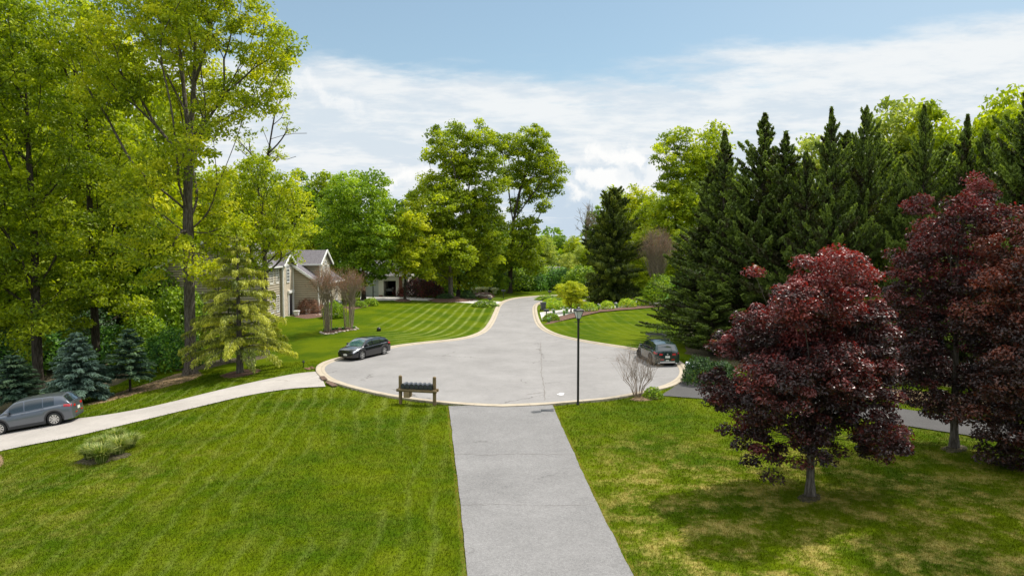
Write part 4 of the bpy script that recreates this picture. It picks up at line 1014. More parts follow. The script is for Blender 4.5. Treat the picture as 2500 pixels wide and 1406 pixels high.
MY = myrtle(81, 6.2, 1.75, 13, B_PALE, base_w=.42, tw=120, pod=9, spread=.45, thick=.05, vase=.55)
MY2 = myrtle(82, 6.0, 1.9, 13, B_PALE, base_w=.42, tw=120, pod=9, spread=.42, thick=.05, vase=.5)
myrtle_tree('bare multi-stemmed crape myrtle, left of the pair in the stone-edged bed', gp(800, 810), MY, group='crape myrtles in the stone-edged bed')
myrtle_tree('bare multi-stemmed crape myrtle, right of the pair in the stone-edged bed', gp(850, 804), MY2, group='crape myrtles in the stone-edged bed', s=.98)
MY3 = myrtle(83, 10.5, 3.0, 14, B_PALE, base_w=.5, tw=300, pod=2, spread=.45, thick=.06, vase=.4)
myrtle_tree('tall bare brownish crape myrtle right of the broad olive conifer', gp(1602, 733), MY3, s=.97)
SH = myrtle(84, 3.0, 1.55, 26, B_TWIG, base_w=.16, tw=150, pod=0, spread=.75, thick=.015, vase=.40)
myrtle_tree('leafless twiggy shrub at the edge of the turning circle by the lamp post', gp(1556, 970), SH, 'bare_shrub', s=.95, cat='shrub')
DT = myrtle(85, 16, 3.0, 3, B_PALE, base_w=.1, tw=50, pod=0, spread=.35, thick=.14, vase=.75)
xx = at(1428, 600, 130)[0]
myrtle_tree('dead bare branches sticking out left of the olive conifer top', (xx, 130, float(G(xx, 130))), DT, 'dead_tree')

def shrub(seed, rx, ry, rz_, n, size, lmat, aspect=.6, inner=True):
    rng = np.random.default_rng(seed); d = sphere_dirs(rng, n); d[:, 2] = np.abs(d[:, 2])*1.0-.12*(rng.random(n) < .3)
    bump = 1+.07*np.sin(d[:, 0]*7+seed)*np.cos(d[:, 1]*6)+rng.normal(0, .035, n)
    rad = rng.uniform(.82, 1.03, n)*bump
    P = d*rad[:, None]*np.array([rx, ry, rz_])*np.array([1, 1, .92]); P[:, 2] += rz_*.10
    N = d*.8+rng.normal(size=(n, 3))*.5
    V, Fc = leaf_cards(rng, P, N, size*rng.uniform(.6, 1.3, n), aspect)
    tt = np.clip(rng.normal(.5, .22, n)+.15*np.sin(d[:, 0]*9+d[:, 1]*7), 0, 1)
    lm_ = raw_mesh('foliage', V, [Fc], lmat, {'tint': np.repeat(tt, 4)})
    P0 = []; P1 = []
    for i in range(14):
        e = sphere_dirs(rng, 1)[0]; e[2] = abs(e[2])+.2; e /= np.linalg.norm(e)
        P0.append((0, 0, -.05)); P1.append(tuple(e*np.array([rx, ry, rz_])*.82))
    Vb, Fb = frusta(np.array(P0, float), np.array(P1, float), np.full(14, .03), np.full(14, .012), 5)
    return raw_mesh('stems', Vb, [Fb], B_DARK, smooth=True), lm_
def put_shrub(label, b, sm, name='round_shrub', group=None, rz=0, s=(1, 1, 1), cat='shrub'):
    o = thing(name, label, cat, b, rz, group); o.scale = s; link('stems', sm[0], o); link('foliage', sm[1], o); return o
BX = shrub(91, 1.15, 1.1, 1.15, 1500, .16, L_BOX); RH = 'clipped round shrubs in the mulch bed'
put_shrub('clipped round yellow-green shrub, nearest the street of the four in the mulch bed', gp(1438, 760), BX, group=RH)
put_shrub('clipped round yellow-green shrub, second of the four from the street', gp(1482, 755), BX, group=RH, rz=1, s=(.95, .95, .95))
put_shrub('clipped round yellow-green shrub, third of the four from the street', gp(1531, 750), BX, group=RH, rz=2, s=(1.1, 1.1, 1))
put_shrub('clipped round yellow-green shrub, farthest of the four from the street', gp(1563, 746), BX, group=RH, rz=3, s=(1.05, 1.05, 1.05))
DS = shrub(92, 1.2, 1.2, 1.25, 2200, .15, L_DSH)
GS = shrub(93, .55, .55, .62, 900, .10, L_GREEN)
put_shrub('small dense green shrub beside the leafless twiggy shrub', gp(1594, 971), GS)
put_shrub('large dark holly-like shrub under the white mailbox', gp(1708, 938), DS, 'dark_shrub', s=(.85, .8, 1.35))
put_shrub('dark evergreen shrub right of the one under the white mailbox', gp(1760, 934), DS, 'dark_shrub', rz=2, s=(.9, .9, 1.05))
put_shrub('ball-shaped dark shrub right of the two oak trunks', gp(1142, 731), DS, 'dark_shrub', rz=2, s=(1.1, 1.0, 1.0))
put_shrub('low dark shrub left of the two oak trunks', gp(1087, 732), DS, 'dark_shrub', rz=1, s=(1.2, 1.1, .75))
DR_ = shrub(94, 3.9, 3.0, 2.9, 6000, .26, L_RED)
put_shrub('dark red dome-shaped cut-leaf maple beside the pale house drive', gp(1022, 724), DR_, 'red_dome_shrub')
BRW = shrub(95, 1.7, 1.5, 2.0, 4200, .14, L_DRY)
put_shrub('round brownish clipped shrub against the tan house wall', gp(757, 765), BRW, 'brown_shrub', s=(.88, .88, .9))
put_shrub('dark green shrub between the house door and the brownish shrub', gp(727, 763), DS, 'dark_shrub', rz=2, s=(.8, .8, 1.0))
put_shrub('bright green rounded shrub behind the left crape myrtle', gp(815, 775), shrub(96, 1.2, 1.2, 1.7, 2400, .16, L_GREEN), 'green_shrub')
put_shrub('small yellow flowering shrub between the two crape myrtles', gp(833, 764), shrub(97, .8, .8, .6, 900, .13, L_LIME), 'yellow_shrub')
put_shrub('low green shrub at the end of the bed right of the crape myrtles', gp(905, 746), GS, 'green_shrub', rz=2, s=(1.8, 1.8, 1.6))
put_shrub('low green shrub just right of the right crape myrtle', gp(878, 750), GS, 'green_shrub', rz=4, s=(1.7, 1.7, 1.3))
put_shrub('low spreading green plants round the street mailbox on the left', gp(1186, 748), GS, 'green_shrub', rz=5, s=(4.2, 3.2, 1.3))
LOW = shrub(98, 1.6, 1.3, .9, 1800, .17, L_BOX)
for i, (x_, y_, lb) in enumerate([(1350, 752, 'low green hedge clump next to the grey wheelie bin'), (1370, 750, 'low green hedge clump between the bin and the lime-yellow tree'), (1345, 745, 'low green hedge clump behind the grey wheelie bin'), (1392, 742, 'low green hedge clump under the lime-yellow tree'), (1408, 752, 'low green hedge clump right of the lime-yellow tree stem')]):
    put_shrub(lb, gp(x_, y_), LOW, 'hedge_clump', 'low hedge clumps by the bin', rz=i, s=(.95, .95, .85+.08*i))
put_shrub('low green plants round the far mailbox at the bend', gp(1341, 733), GS, 'green_shrub', rz=6, s=(4, 2.6, 1.2))
put_shrub('dark leafy iris clump in front of the white concrete drive', gp(1345, 783), shrub(99, 1.0, .8, .8, 1100, .2, L_GREEN, aspect=.3), 'green_shrub')
hero('small lime-yellow spreading maple at the corner of the white concrete drive', (1394, 762),
     [(1370, 705, 14), (1395, 700, 16), (1415, 705, 13), (1380, 712, 16), (1405, 714, 16), (1424, 716, 9), (1368, 716, 10), (1395, 725, 14), (1410, 735, 12), (1385, 738, 10)],
     base_r=.10, seed=101, name='lime_maple', spacing=.38, rc=.36, n_per=48, size=.15, lmat=L_LIME, bmat=B_DARK, start=.1, nmax=260, tip_r=.01, flat=.5)
# understorey in the shade on the left
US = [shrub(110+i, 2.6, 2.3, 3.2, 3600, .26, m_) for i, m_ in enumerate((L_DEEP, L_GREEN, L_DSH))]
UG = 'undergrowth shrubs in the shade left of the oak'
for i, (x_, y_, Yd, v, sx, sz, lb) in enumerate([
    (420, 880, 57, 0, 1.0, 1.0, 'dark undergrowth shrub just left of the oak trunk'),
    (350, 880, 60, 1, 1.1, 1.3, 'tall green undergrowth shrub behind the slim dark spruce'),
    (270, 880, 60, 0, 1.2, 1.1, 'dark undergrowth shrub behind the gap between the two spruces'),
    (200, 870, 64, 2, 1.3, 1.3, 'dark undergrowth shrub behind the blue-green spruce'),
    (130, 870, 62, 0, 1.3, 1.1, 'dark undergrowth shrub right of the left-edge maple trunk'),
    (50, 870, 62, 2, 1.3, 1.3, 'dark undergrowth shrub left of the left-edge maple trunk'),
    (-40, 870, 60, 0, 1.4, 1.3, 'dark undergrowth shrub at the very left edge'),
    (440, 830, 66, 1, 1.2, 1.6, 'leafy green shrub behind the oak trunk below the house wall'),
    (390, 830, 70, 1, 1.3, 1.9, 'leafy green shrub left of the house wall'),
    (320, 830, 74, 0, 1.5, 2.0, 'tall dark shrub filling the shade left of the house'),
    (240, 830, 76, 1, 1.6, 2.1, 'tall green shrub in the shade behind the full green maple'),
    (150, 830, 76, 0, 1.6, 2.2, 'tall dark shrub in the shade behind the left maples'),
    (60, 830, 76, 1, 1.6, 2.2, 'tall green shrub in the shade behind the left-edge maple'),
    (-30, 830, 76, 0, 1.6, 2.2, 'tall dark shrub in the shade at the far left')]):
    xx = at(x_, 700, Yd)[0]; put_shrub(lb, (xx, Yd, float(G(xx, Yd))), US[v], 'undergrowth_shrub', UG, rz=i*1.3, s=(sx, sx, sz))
UR = 'undergrowth shrubs behind the cypress row'
for i, (x_, Yd, v, s_, lb) in enumerate([
    (1620, 96, 1, 1.2, 'green undergrowth shrub at the left end of the cypress row'), (1700, 84, 0, 1.6, 'dark undergrowth behind the first cypress'),
    (1800, 76, 1, 1.7, 'green undergrowth behind the sharp-tipped cypress'), (1900, 72, 0, 1.7, 'dark undergrowth behind the blunt-tipped cypress'),
    (2010, 66, 1, 1.6, 'green undergrowth behind the front red maple'), (2130, 64, 0, 1.6, 'dark undergrowth above the front red maple'),
    (2240, 60, 1, 1.5, 'green undergrowth seen under the rear red maple'), (2360, 58, 0, 1.5, 'dark undergrowth behind the rear red maple'),
    (2480, 54, 1, 1.5, 'green undergrowth at the right edge')]):
    xx = at(x_, 700, Yd)[0]; put_shrub(lb, (xx, Yd, float(G(xx, Yd))), US[v], 'undergrowth_shrub', UR, rz=i*1.7, s=(s_, s_, s_))
UB = 'low bushes along the edge of the far wood'
k_ = 0
for (x_, Yd, v, s_, lb) in [
    (500, 108, 1, 1.6, 'bush behind the left end of the tan house'), (620, 112, 0, 1.6, 'bush behind the ridge of the tan house'), (740, 108, 1, 1.4, 'bush behind the gable of the tan house'),
    (850, 118, 0, 1.7, 'dark bush behind the dark maple trunk'), (1000, 118, 1, 1.5, 'green bush left of the dark red dome'), (1050, 116, 1, 1.7, 'leafy green bush right of the dark red dome'),
    (1085, 118, 0, 1.4, 'dark bush behind the left oak trunk'), (1120, 122, 0, 1.6, 'dark bush behind the right oak trunk'), (1160, 122, 1, 1.5, 'green bush behind the rock garden'),
    (1195, 124, 0, 1.5, 'dark bush right behind the rock garden'), (1225, 124, 2, 1.3, 'dark bush left of the leaning oak trunk'), (1270, 124, 1, 1.4, 'green bush right of the leaning oak trunk'),
    (1300, 126, 0, 1.3, 'dark bush at the far side of the bend'), (1330, 130, 1, 1.4, 'pale green bush below the distant roof'), (1370, 128, 0, 1.3, 'dark bush behind the far mailbox'),
    (1420, 122, 1, 1.5, 'bush between the lime-yellow tree and the olive conifer'), (1560, 120, 0, 1.5, 'dark bush right of the olive conifer'), (1640, 118, 1, 1.6, 'bush behind the tall bare crape myrtle')]:
    xx = at(x_, 700, Yd)[0]; k_ += 1; put_shrub(lb, (xx, Yd, float(G(xx, Yd))), US[v], 'edge_bush', UB, rz=k_*1.1, s=(s_*1.2, s_, s_*.9))

# far wood that closes the horizon all round
def far_wood():
    rng = np.random.default_rng(5); cl = []
    for i in range(420):
        a = rng.uniform(-1.25, 1.25); R_ = rng.uniform(190, 330); x, y = R_*math.sin(a), R_*math.cos(a)
        if abs(a) < .75 and y < 150: continue
        h = rng.uniform(11, 19); w_ = rng.uniform(3.5, 6)
        for k in range(16):
            d = sphere_dirs(rng, 1)[0]*rng.uniform(.4, 1)
            cl.append((x+d[0]*w_, y+d[1]*w_, float(G(x, y))+h*.52+d[2]*h*.46))
    cl = np.array(cl); V, Fc, tt = foliage(rng, cl, 2.3, 20, 1.3, fill=.1, up=.4)
    me = raw_mesh('distant_wood', V, [Fc], L_GREEN, {'tint': tt})
    link('distant_wood', me, kind='stuff', label='continuous green wood closing the horizon beyond the houses', category='wood')
far_wood()
# ------------------------------------------------------------------ cars
def paint(name, c, rough=.22, metal=.3):
    return plain(name, c, rough=rough, metal=metal, coat=.9, spec=.5)
P_BLK = paint('black_paint', (.006, .0065, .010), .2, .1); P_GRN = paint('dark_teal_paint', (.010, .030, .031), .22, .3); P_GRY = paint('grey_paint', (.13, .145, .17), .3, .6)
M_CLAD = plain('cladding_plastic', (.035, .036, .038), .6); M_TYRE = plain('tyre_rubber', (.02, .02, .02), .85)
M_RIM = plain('alloy', (.62, .62, .62), .25, .9); M_RIMD = plain('dark_alloy', (.04, .04, .045), .35, .6)
M_GLASS = plain('car_glass', (.012, .020, .022), .05, spec=1.0, coat=1.0); M_WS = plain('windscreen_glass', (.025, .085, .10), .05, spec=1.0, coat=1.0)
M_RLAMP = plain('red_lamp', (.45, .01, .015), .15, coat=1.0); M_HLAMP = plain('clear_lamp', (.65, .65, .66), .12, .4, coat=1.0)
M_PLATE = plain('number_plate', (.62, .62, .55), .5); M_BLK = plain('black_plastic', (.012, .012, .013), .45); M_SIL = plain('silver_trim', (.55, .56, .57), .35, .6)
M_DKIN = plain('underbody', (.01, .01, .01), .9)
def make_car(label, loc, heading, L, W, Hh, wb, wr, hood, roof, pnt, cat='car', name='hatchback_car', clad=False, belt=.95, nose=.62, tail=.98, rims=('alloy', 5), plate_front=True, plate_rear=True, pitch=0.0, rack=False, ws=None, glass_x=None, steer=0.0, wide_arch=.0):
    o = thing(name, label, cat, loc, heading); o.rotation_euler = (0, pitch, heading)
    xf, xr = wb/2+.02, -wb/2+.02; FX = L/2; 
    topx = np.array([-FX]+[p[0] for p in hood]+[FX]); topz = np.array([tail*.93]+[p[1] for p in hood]+[nose])
    def ztop(x): return np.interp(x, topx, topz)
    def hw(x):
        s_ = abs(x)/(L/2); k = .16 if x > 0 else .09
        return W/2*(1-k*s_**5)*(1-.28*max(0, (s_-.965)/.035)**2)
    def zbot(x):
        z = .20+.06*max(0, (abs(x)-wb/2-.3))
        for xc in (xf, xr):
            ra = wr*1.17
            if abs(x-xc) < ra: z = max(z, wr+math.sqrt(ra*ra-(x-xc)**2))
        return z
    def section(x):
        zb, zt, w_ = zbot(x), float(ztop(x)), hw(x)
        zb = min(zb, zt-.08)
        zs = [zb, zb+(zt-zb)*.22, zb+(zt-zb)*.45, zb+(zt-zb)*.62, zb+(zt-zb)*.78, zb+(zt-zb)*.90, zb+(zt-zb)*.975, zt+.012, zt+.03, zt+.036]
        fr = [.965, .988, 1.0, .998, .975, .955, .915, .84, .45, 0]
        if zt < .75: fr = [.955, .98, 1.0, .995, .97, .93, .88, .78, .42, 0]
        return np.array([(x, w_*f, z) for f, z in zip(fr, zs)])
    def S(x, t_):
        q = section(x); i = min(len(q)-2, int(t_)); u = t_-i; return q[i]*(1-u)+q[i+1]*u
    xs = np.unique(np.r_[np.linspace(-FX, FX, 70), xf+wr*1.17*np.cos(np.linspace(0, np.pi, 15)), xr+wr*1.17*np.cos(np.linspace(0, np.pi, 15)), np.linspace(FX-.16, FX, 6), np.linspace(-FX, -FX+.16, 6)])
    secs = [section(x) for x in xs]
    V = []
    for q in secs:
        V += list(q)+[(p[0], -p[1], p[2]) for p in q[-2::-1]]
    m = len(secs[0])*2-1; n = len(xs)
    mb = MB(); Fc = [(i*m+j, (i+1)*m+j, (i+1)*m+j+1, i*m+j+1) for i in range(n-1) for j in range(m-1)]
    Fc.append(tuple(range(m))); Fc.append(tuple((n-1)*m+j for j in range(m))[::-1])
    mb.add(V, Fc)
    # greenhouse
    rx = np.array([p[0] for p in roof]); rzv = np.array([p[1] for p in roof])
    def zr(x): return float(np.interp(x, rx, rzv))
    def GH(x, v):
        """v 0..1 from belt to the roof centre"""
        zb = float(ztop(x))-.01; z1 = max(zr(x), zb+.02); w0 = hw(x)*.90
        zs = z1-.05 if z1-zb > .1 else zb+(z1-zb)*.5
        we = w0-.36*(zs-zb)
        if v < .6: u = v/.6; return np.array([x, w0+(we-w0)*u+.02*math.sin(math.pi*u), zb+(zs-zb)*u])
        u = (v-.6)/.4; return np.array([x, we*(1-u), zs+(z1-zs)*math.sin(u*math.pi/2)**.7+.025*u*(z1-zb > .3)])
    gxs = np.linspace(rx[0], rx[-1], 60); vs = [0, .12, .3, .45, .56, .6, .63, .68, .76, .88, 1.0]
    V = []
    for x in gxs:
        q = [GH(x, v) for v in vs]; V += q+[(p[0], -p[1], p[2]) for p in q[-2::-1]]
    m = len(vs)*2-1; n = len(gxs)
    Fc = [(i*m+j, (i+1)*m+j, (i+1)*m+j+1, i*m+j+1) for i in range(n-1) for j in range(m-1)]
    mb.add(V, Fc)
    body = mb.build('body', pnt, o, smooth=True)
    md = body.modifiers.new('split', 'EDGE_SPLIT'); md.split_angle = math.radians(32)
    MB().box(-FX+.25, FX-.3, -W/2+.22, W/2-.22, .2, .62).box(xr-.5, xr+.5, -W/2+.12, W/2-.12, .45, .85).box(xf-.45, xf+.45, -W/2+.12, W/2-.12, .45, .66).build('underbody', M_DKIN, o)
    def patch(nm, fn, us, vs_, mat, off=.007, both=False, parent=None):
        P = np.array([[fn(u, v) for v in vs_] for u in us]); du = np.gradient(P, axis=0); dv = np.gradient(P, axis=1)
        N = np.cross(du, dv); N /= np.linalg.norm(N, axis=2, keepdims=True)+1e-9
        c = P.mean((0, 1)); ref = c-np.array([c[0]*.6, 0, .55])
        if (N.mean((0, 1))*ref).sum() < 0: N = -N
        P = P+N*off; a, b_ = P.shape[:2]
        F_ = [(i*b_+j, (i+1)*b_+j, (i+1)*b_+j+1, i*b_+j+1) for i in range(a-1) for j in range(b_-1)]
        out_ = []
        for sg in ((1, -1) if both else (1,)):
            Q = P.reshape(-1, 3)*np.array([1, sg, 1]); q = MB().add(Q, F_); out_.append(q.build(nm, mat, parent or o, smooth=True))
        return out_
    # glass
    a0, a1, b0, b1 = glass_x['ws'][0], glass_x['ws'][1], glass_x['rw'][0], glass_x['rw'][1]
    full = lambda x, v: GH(x, 1-abs(v)) * np.array([1, 1 if v >= 0 else -1, 1])
    patch('windscreen', full, np.linspace(a0, a1, 10), np.linspace(-.335, .335, 13), ws or M_WS)
    patch('rear_window', full, np.linspace(b0, b1, 8), np.linspace(-.33, .33, 13), M_GLASS)
    for (s0, s1) in glass_x['side']:
        def side(u, v, s0=s0, s1=s1):
            x = s0+(s1-s0)*u; zb = float(ztop(x)); h_ = zr(x)-zb
            vmax = .53 if h_ > .25 else .40
            return GH(x, .05+(vmax-.05)*v)
        patch('side_window', side, np.linspace(0, 1, 8), np.linspace(0, 1, 5), M_GLASS, both=True)
    # lamps
    patch('headlight', S, np.linspace(FX-.52, FX-.05, 8), np.linspace(4.1, 6.2, 4), M_HLAMP, .008, True)
    patch('tail_light', S, np.linspace(-FX+.03, -FX+.38, 7), np.linspace(4.3, 5.9, 4), M_RLAMP, .008, True)
    zt = float(ztop(-FX)); wt = hw(-FX)
    MB().box(-FX-.02, -FX+.01, wt*.55, wt*.93, zt-.20, zt-.07).build('tail_light', M_RLAMP, o, bevel=.01)
    MB().box(-FX-.02, -FX+.01, -wt*.93, -wt*.55, zt-.20, zt-.07).build('tail_light', M_RLAMP, o, bevel=.01)
    if clad:
        for xc in (xf, xr):
            th = np.linspace(-.12, math.pi+.12, 17)
            def arch(u, v, xc=xc):
                r_ = wr*(1.165+.20*v); x = xc+r_*math.cos(u); z = wr+r_*math.sin(u)
                x = min(max(x, -FX+.02), FX-.02); q = section(x); zc = np.clip(z, q[0][2], q[5][2]); y_ = np.interp(zc, q[:6, 2], q[:6, 1]); return np.array([x, max(y_, hw(x)*.975), z])
            patch('wheel_arch', arch, th, [0, .5, 1], M_CLAD, .016, True)
        patch('sill', lambda x, t_: np.array([x, hw(x)*(.972+.012*t_), .19+.15*t_]), np.linspace(xr+wr*1.2, xf-wr*1.2, 6), [0, .5, 1], M_CLAD, .016, True)
    wf, wt2 = hw(FX), hw(-FX)
    MB().box(FX-.02, FX+.012, -wf*.72, wf*.72, .30, nose-.08).build('grille', M_BLK, o, bevel=.01)
    MB().box(-FX-.014, -FX+.02, -wt2*.86, wt2*.86, .24, .36).build('rear_bumper_trim', M_SIL if rack else M_CLAD, o, bevel=.008)
    if rack or clad: 
        for sg in (1, -1): MB().box(-FX-.02, -FX+.01, *sorted((sg*wt2*.42, sg*wt2*.8)), .46, .52).build('reflector', M_RLAMP, o)
    if plate_front: MB().box(FX+.012, FX+.03, -.16, .16, .36, .50).build('number_plate', M_PLATE, o)
    if plate_rear: MB().box(-FX-.03, -FX-.008, -.16, .16, .60, .75).build('number_plate', M_PLATE, o)
    bd = MB().lathe([(.055, -.0), (.055, .012), (.0, .014)], 12, (0, 0, 0), 'x').build('badge', M_SIL, o)
    if plate_rear and rack: bd.location = (-FX-.012, 0, .86); bd.rotation_euler = (0, 0, math.pi/2)
    else: bd.location = (FX+.014, 0, nose-.10); bd.rotation_euler = (0, 0, -math.pi/2)
    # mirrors, handles
    xm = glass_x['ws'][0]-.42
    for sg in (1, -1):
        y_ = hw(xm)*.93; mm = MB(); mm.box(xm-.09, xm+.09, y_*sg-(.0 if sg > 0 else .2), y_*sg+(.2 if sg > 0 else .0), belt-.01, belt+.14)
        mm.build('mirror', pnt, o, bevel=.04)
        for xh in (.12, -.80):
            q = S(xh, 5.0); MB().box(xh-.10, xh+.08, sg*q[1]-.012, sg*q[1]+.02, q[2]-.015, q[2]+.015).build('door_handle', pnt, o, bevel=.008)
    # wheels
    rim_m = M_RIM if rims[0] == 'alloy' else M_RIMD
    for xc in (xf, xr):
        for sg in (1, -1):
            ty = MB().lathe([(wr*.66, -.10), (wr*.80, -.112), (wr*.95, -.105), (wr, -.07), (wr, .07), (wr*.95, .105), (wr*.80, .112), (wr*.66, .10)], 28, (0, 0, 0), 'y')
            wo = link('wheel', None, o); wo.location = (xc, sg*(W/2-.115), wr); wo.rotation_euler = (0, 0, (0 if sg > 0 else math.pi)+(steer if xc == xf else 0))
            ty.build('tyre', M_TYRE, wo, smooth=True)
            rm = MB().lathe([(wr*.67, .085), (wr*.69, .104), (wr*.63, .106), (wr*.60, .06), (wr*.60, -.05)], 28, (0, 0, 0), 'y')
            ns = rims[1]
            for k in range(ns):
                th = 2*math.pi*k/ns
                for dth in (-.10, .10):
                    rm.bar((.04*math.cos(th), .085, .04*math.sin(th)), (wr*.63*math.cos(th+dth), .094, wr*.63*math.sin(th+dth)), .030, .04)
            rm.lathe([(.07, .06), (.07, .10), (.0, .105)], 12, (0, 0, 0), 'y')
            rm.build('rim', rim_m, wo)
            MB().lathe([(.0, .02), (wr*.62, .03)], 20, (0, 0, 0), 'y').build('brake', M_BLK, wo)
    if rack:
        r_ = MB(); zt = Hh
        for sg in (1, -1):
            r_.tube([(.75, sg*.58, zt-.05), (.7, sg*.58, zt+.03), (-1.0, sg*.58, zt+.03), (-1.1, sg*.58, zt-.05)], .018, 6)
        for x_ in (.35, -.75):
            r_.bar((x_, -.66, zt+.08), (x_, .66, zt+.08), .07, .03)
            for sg in (1, -1): r_.box(x_-.05, x_+.05, sg*.60-.03, sg*.60+.03, zt, zt+.07)
        for y_ in (-.60, .60):
            r_.bar((.95, y_, zt+.24), (-.2, y_, zt+.24), .06)
            for x_ in (.9, -.15): r_.bar((x_, y_, zt+.08), (x_, y_, zt+.26), .03)
        for x_ in (.95, .45, -.2): r_.bar((x_, -.62, zt+.24), (x_, .62, zt+.24), .06)
        r_.build('roof_rack', M_BLK, o, bevel=.006)
        a_ = MB(); a_.tube([(.45, -.12, zt+.2), (.45, -.12, zt+.62)], .012, 6); a_.box(.42, .48, -.15, -.09, zt+.58, zt+.72); a_.build('antenna', M_BLK, o)
        MB().box(-FX-.03, -FX, -.10, .12, .40, .46).build('sticker', M_PLATE, o)
        w_ = MB(); w_.bar((-FX+.17, -.05, 1.075), (-FX+.21, .32, 1.10), .02, .02); w_.build('wiper', M_BLK, o)
        for sg in (1, -1): MB().lathe([(.04, -.06), (.04, .04)], 10, (-FX+.02, sg*.62, .22), 'x').build('exhaust', M_SIL, o)
    else:
        MB().lathe([(.03, 0), (.025, .04), (0, .09)], 8, (glass_x['rw'][0]+.25, 0, zr(glass_x['rw'][0]+.25)+.02)).build('antenna', pnt, o)
    return o
def car_at(p_near_f, p_near_r, width, side):
    """world centre and heading from the two visible wheel contacts; side +1 when they are the car's left wheels"""
    a, b = np.array(p_near_f), np.array(p_near_r); d = (a-b)[:2]; d /= np.linalg.norm(d); left = np.array([-d[1], d[0]])
    c = (a+b)[:2]/2-left*side*(width/2-.1); return c, math.atan2(d[1], d[0])
c_, hd = car_at(gp(885, 878), gp(936, 866), 1.78, 1)
make_car('black five-door hatchback parked along the left kerb with its nose to the camera', (c_[0], c_[1], float(G(*c_))+.02), hd, 4.46, 1.78, 1.48, 2.67, .33,
         [(-1.9, .98), (-1.2, .965), (0, .94), (.95, .90), (1.25, .90), (1.9, .80), (2.12, .70)],
         [(-2.14, .98), (-1.98, 1.12), (-1.62, 1.36), (-1.1, 1.44), (-.3, 1.48), (.35, 1.44), (.62, 1.36), (1.30, .92)], P_BLK,
         glass_x={'ws': (1.24, .58), 'rw': (-2.08, -1.70), 'side': [(.72, .10), (.02, -.82), (-.90, -1.42)]}, tail=1.0, nose=.58, rims=('alloy', 5))
c_, hd = car_at(gp(1566, 876), gp(1587, 889), 1.92, 1)
make_car('dark teal SUV with a roof rack parked by the right kerb, seen from behind', (c_[0], c_[1], float(G(*c_))+.02), hd+.02, 4.70, 1.92, 1.64, 2.81, .37,
         [(-2.0, 1.06), (-1.2, 1.05), (0, 1.03), (.95, 1.02), (1.25, 1.02), (1.95, .94), (2.2, .84)],
         [(-2.28, 1.06), (-2.10, 1.30), (-1.92, 1.52), (-1.2, 1.61), (-.3, 1.64), (.35, 1.60), (.62, 1.52), (1.28, 1.04)], P_GRN, name='suv_car', clad=True,
         glass_x={'ws': (1.22, .58), 'rw': (-2.25, -1.97), 'side': [(.72, .10), (.02, -.85), (-.93, -1.5)]}, tail=1.06, nose=.72, rims=('dark', 5), rack=True, belt=1.03, plate_front=False, steer=.45, ws=M_GLASS)
pf, pr = np.array([-26.75, 37.1]), np.array([-24.2, 37.45])
c_, hd = car_at(gp(4, 1061), gp(137, 1038), 1.85, 1)
dzx = (float(G(*(c_+np.array([-1.3, 0]))))-float(G(*(c_+np.array([1.3, 0])))))/2.6
make_car('medium grey SUV cut off by the left edge, parked on the sloping drive', (c_[0], c_[1], float(G(*c_))+.03), hd, 4.48, 1.85, 1.65, 2.67, .355,
         [(-1.95, 1.08), (-1.2, 1.05), (0, 1.0), (.95, .98), (1.25, .98), (1.9, .90), (2.1, .80)],
         [(-2.15, 1.08), (-1.98, 1.30), (-1.80, 1.54), (-1.2, 1.62), (-.3, 1.65), (.35, 1.61), (.62, 1.53), (1.32, 1.0)], P_GRY, name='suv_car', clad=True,
         glass_x={'ws': (1.26, .58), 'rw': (-2.13, -1.85), 'side': [(.78, .10), (.02, -.82), (-.88, -1.40)]}, tail=1.08, nose=.70, rims=('alloy', 9), pitch=-dzx, belt=1.0)
# ------------------------------------------------------------------ houses
M_SID = plain('tan_siding', (.46, .39, .285), .75, noise=.08, nscale=1.5)
M_LAPSHADE = plain('lap_shadow_lip', (.14, .115, .08), .8)  # dark lip colour stands in for the shadow under each board
M_SIDW = plain('white_siding', (.66, .65, .60), .7, noise=.05)
M_TRIM = plain('white_trim', (.80, .79, .76), .5)
M_STONE = plain('cream_stone', (.52, .44, .33), .9, noise=.35, nscale=5, bump=.6, bscale=9)
M_WGL = plain('window_glass', (.05, .06, .07), .06, spec=1.0)
M_DOOR = plain('dark_door', (.05, .045, .05), .4)
M_GDOOR = plain('grey_garage_door', (.42, .46, .47), .6)
M_BRICK = plain('red_brick', (.26, .12, .08), .9, noise=.4, nscale=14)
M_PAVE = plain('pale_paving', (.50, .44, .36), .85, noise=.15, nscale=3)
def shingles():
    m, t = newmat('grey_shingles'); tc = t.new('ShaderNodeTexCoord')
    br = t.new('ShaderNodeTexNoise'); br.inputs['Scale'].default_value = 9; br.inputs['Detail'].default_value = 3; t.l.new(tc.outputs['Object'], br.inputs['Vector'])
    b = t.new('ShaderNodeBsdfPrincipled'); b.inputs['Roughness'].default_value = .9
    t.l.new(t.mix(t.ramp(br.outputs[0], .35, .65), (.085, .078, .085, 1), (.17, .155, .165, 1)), b.inputs['Base Color'])
    finish(t, b.outputs[0]); return m
M_ROOF = shingles()
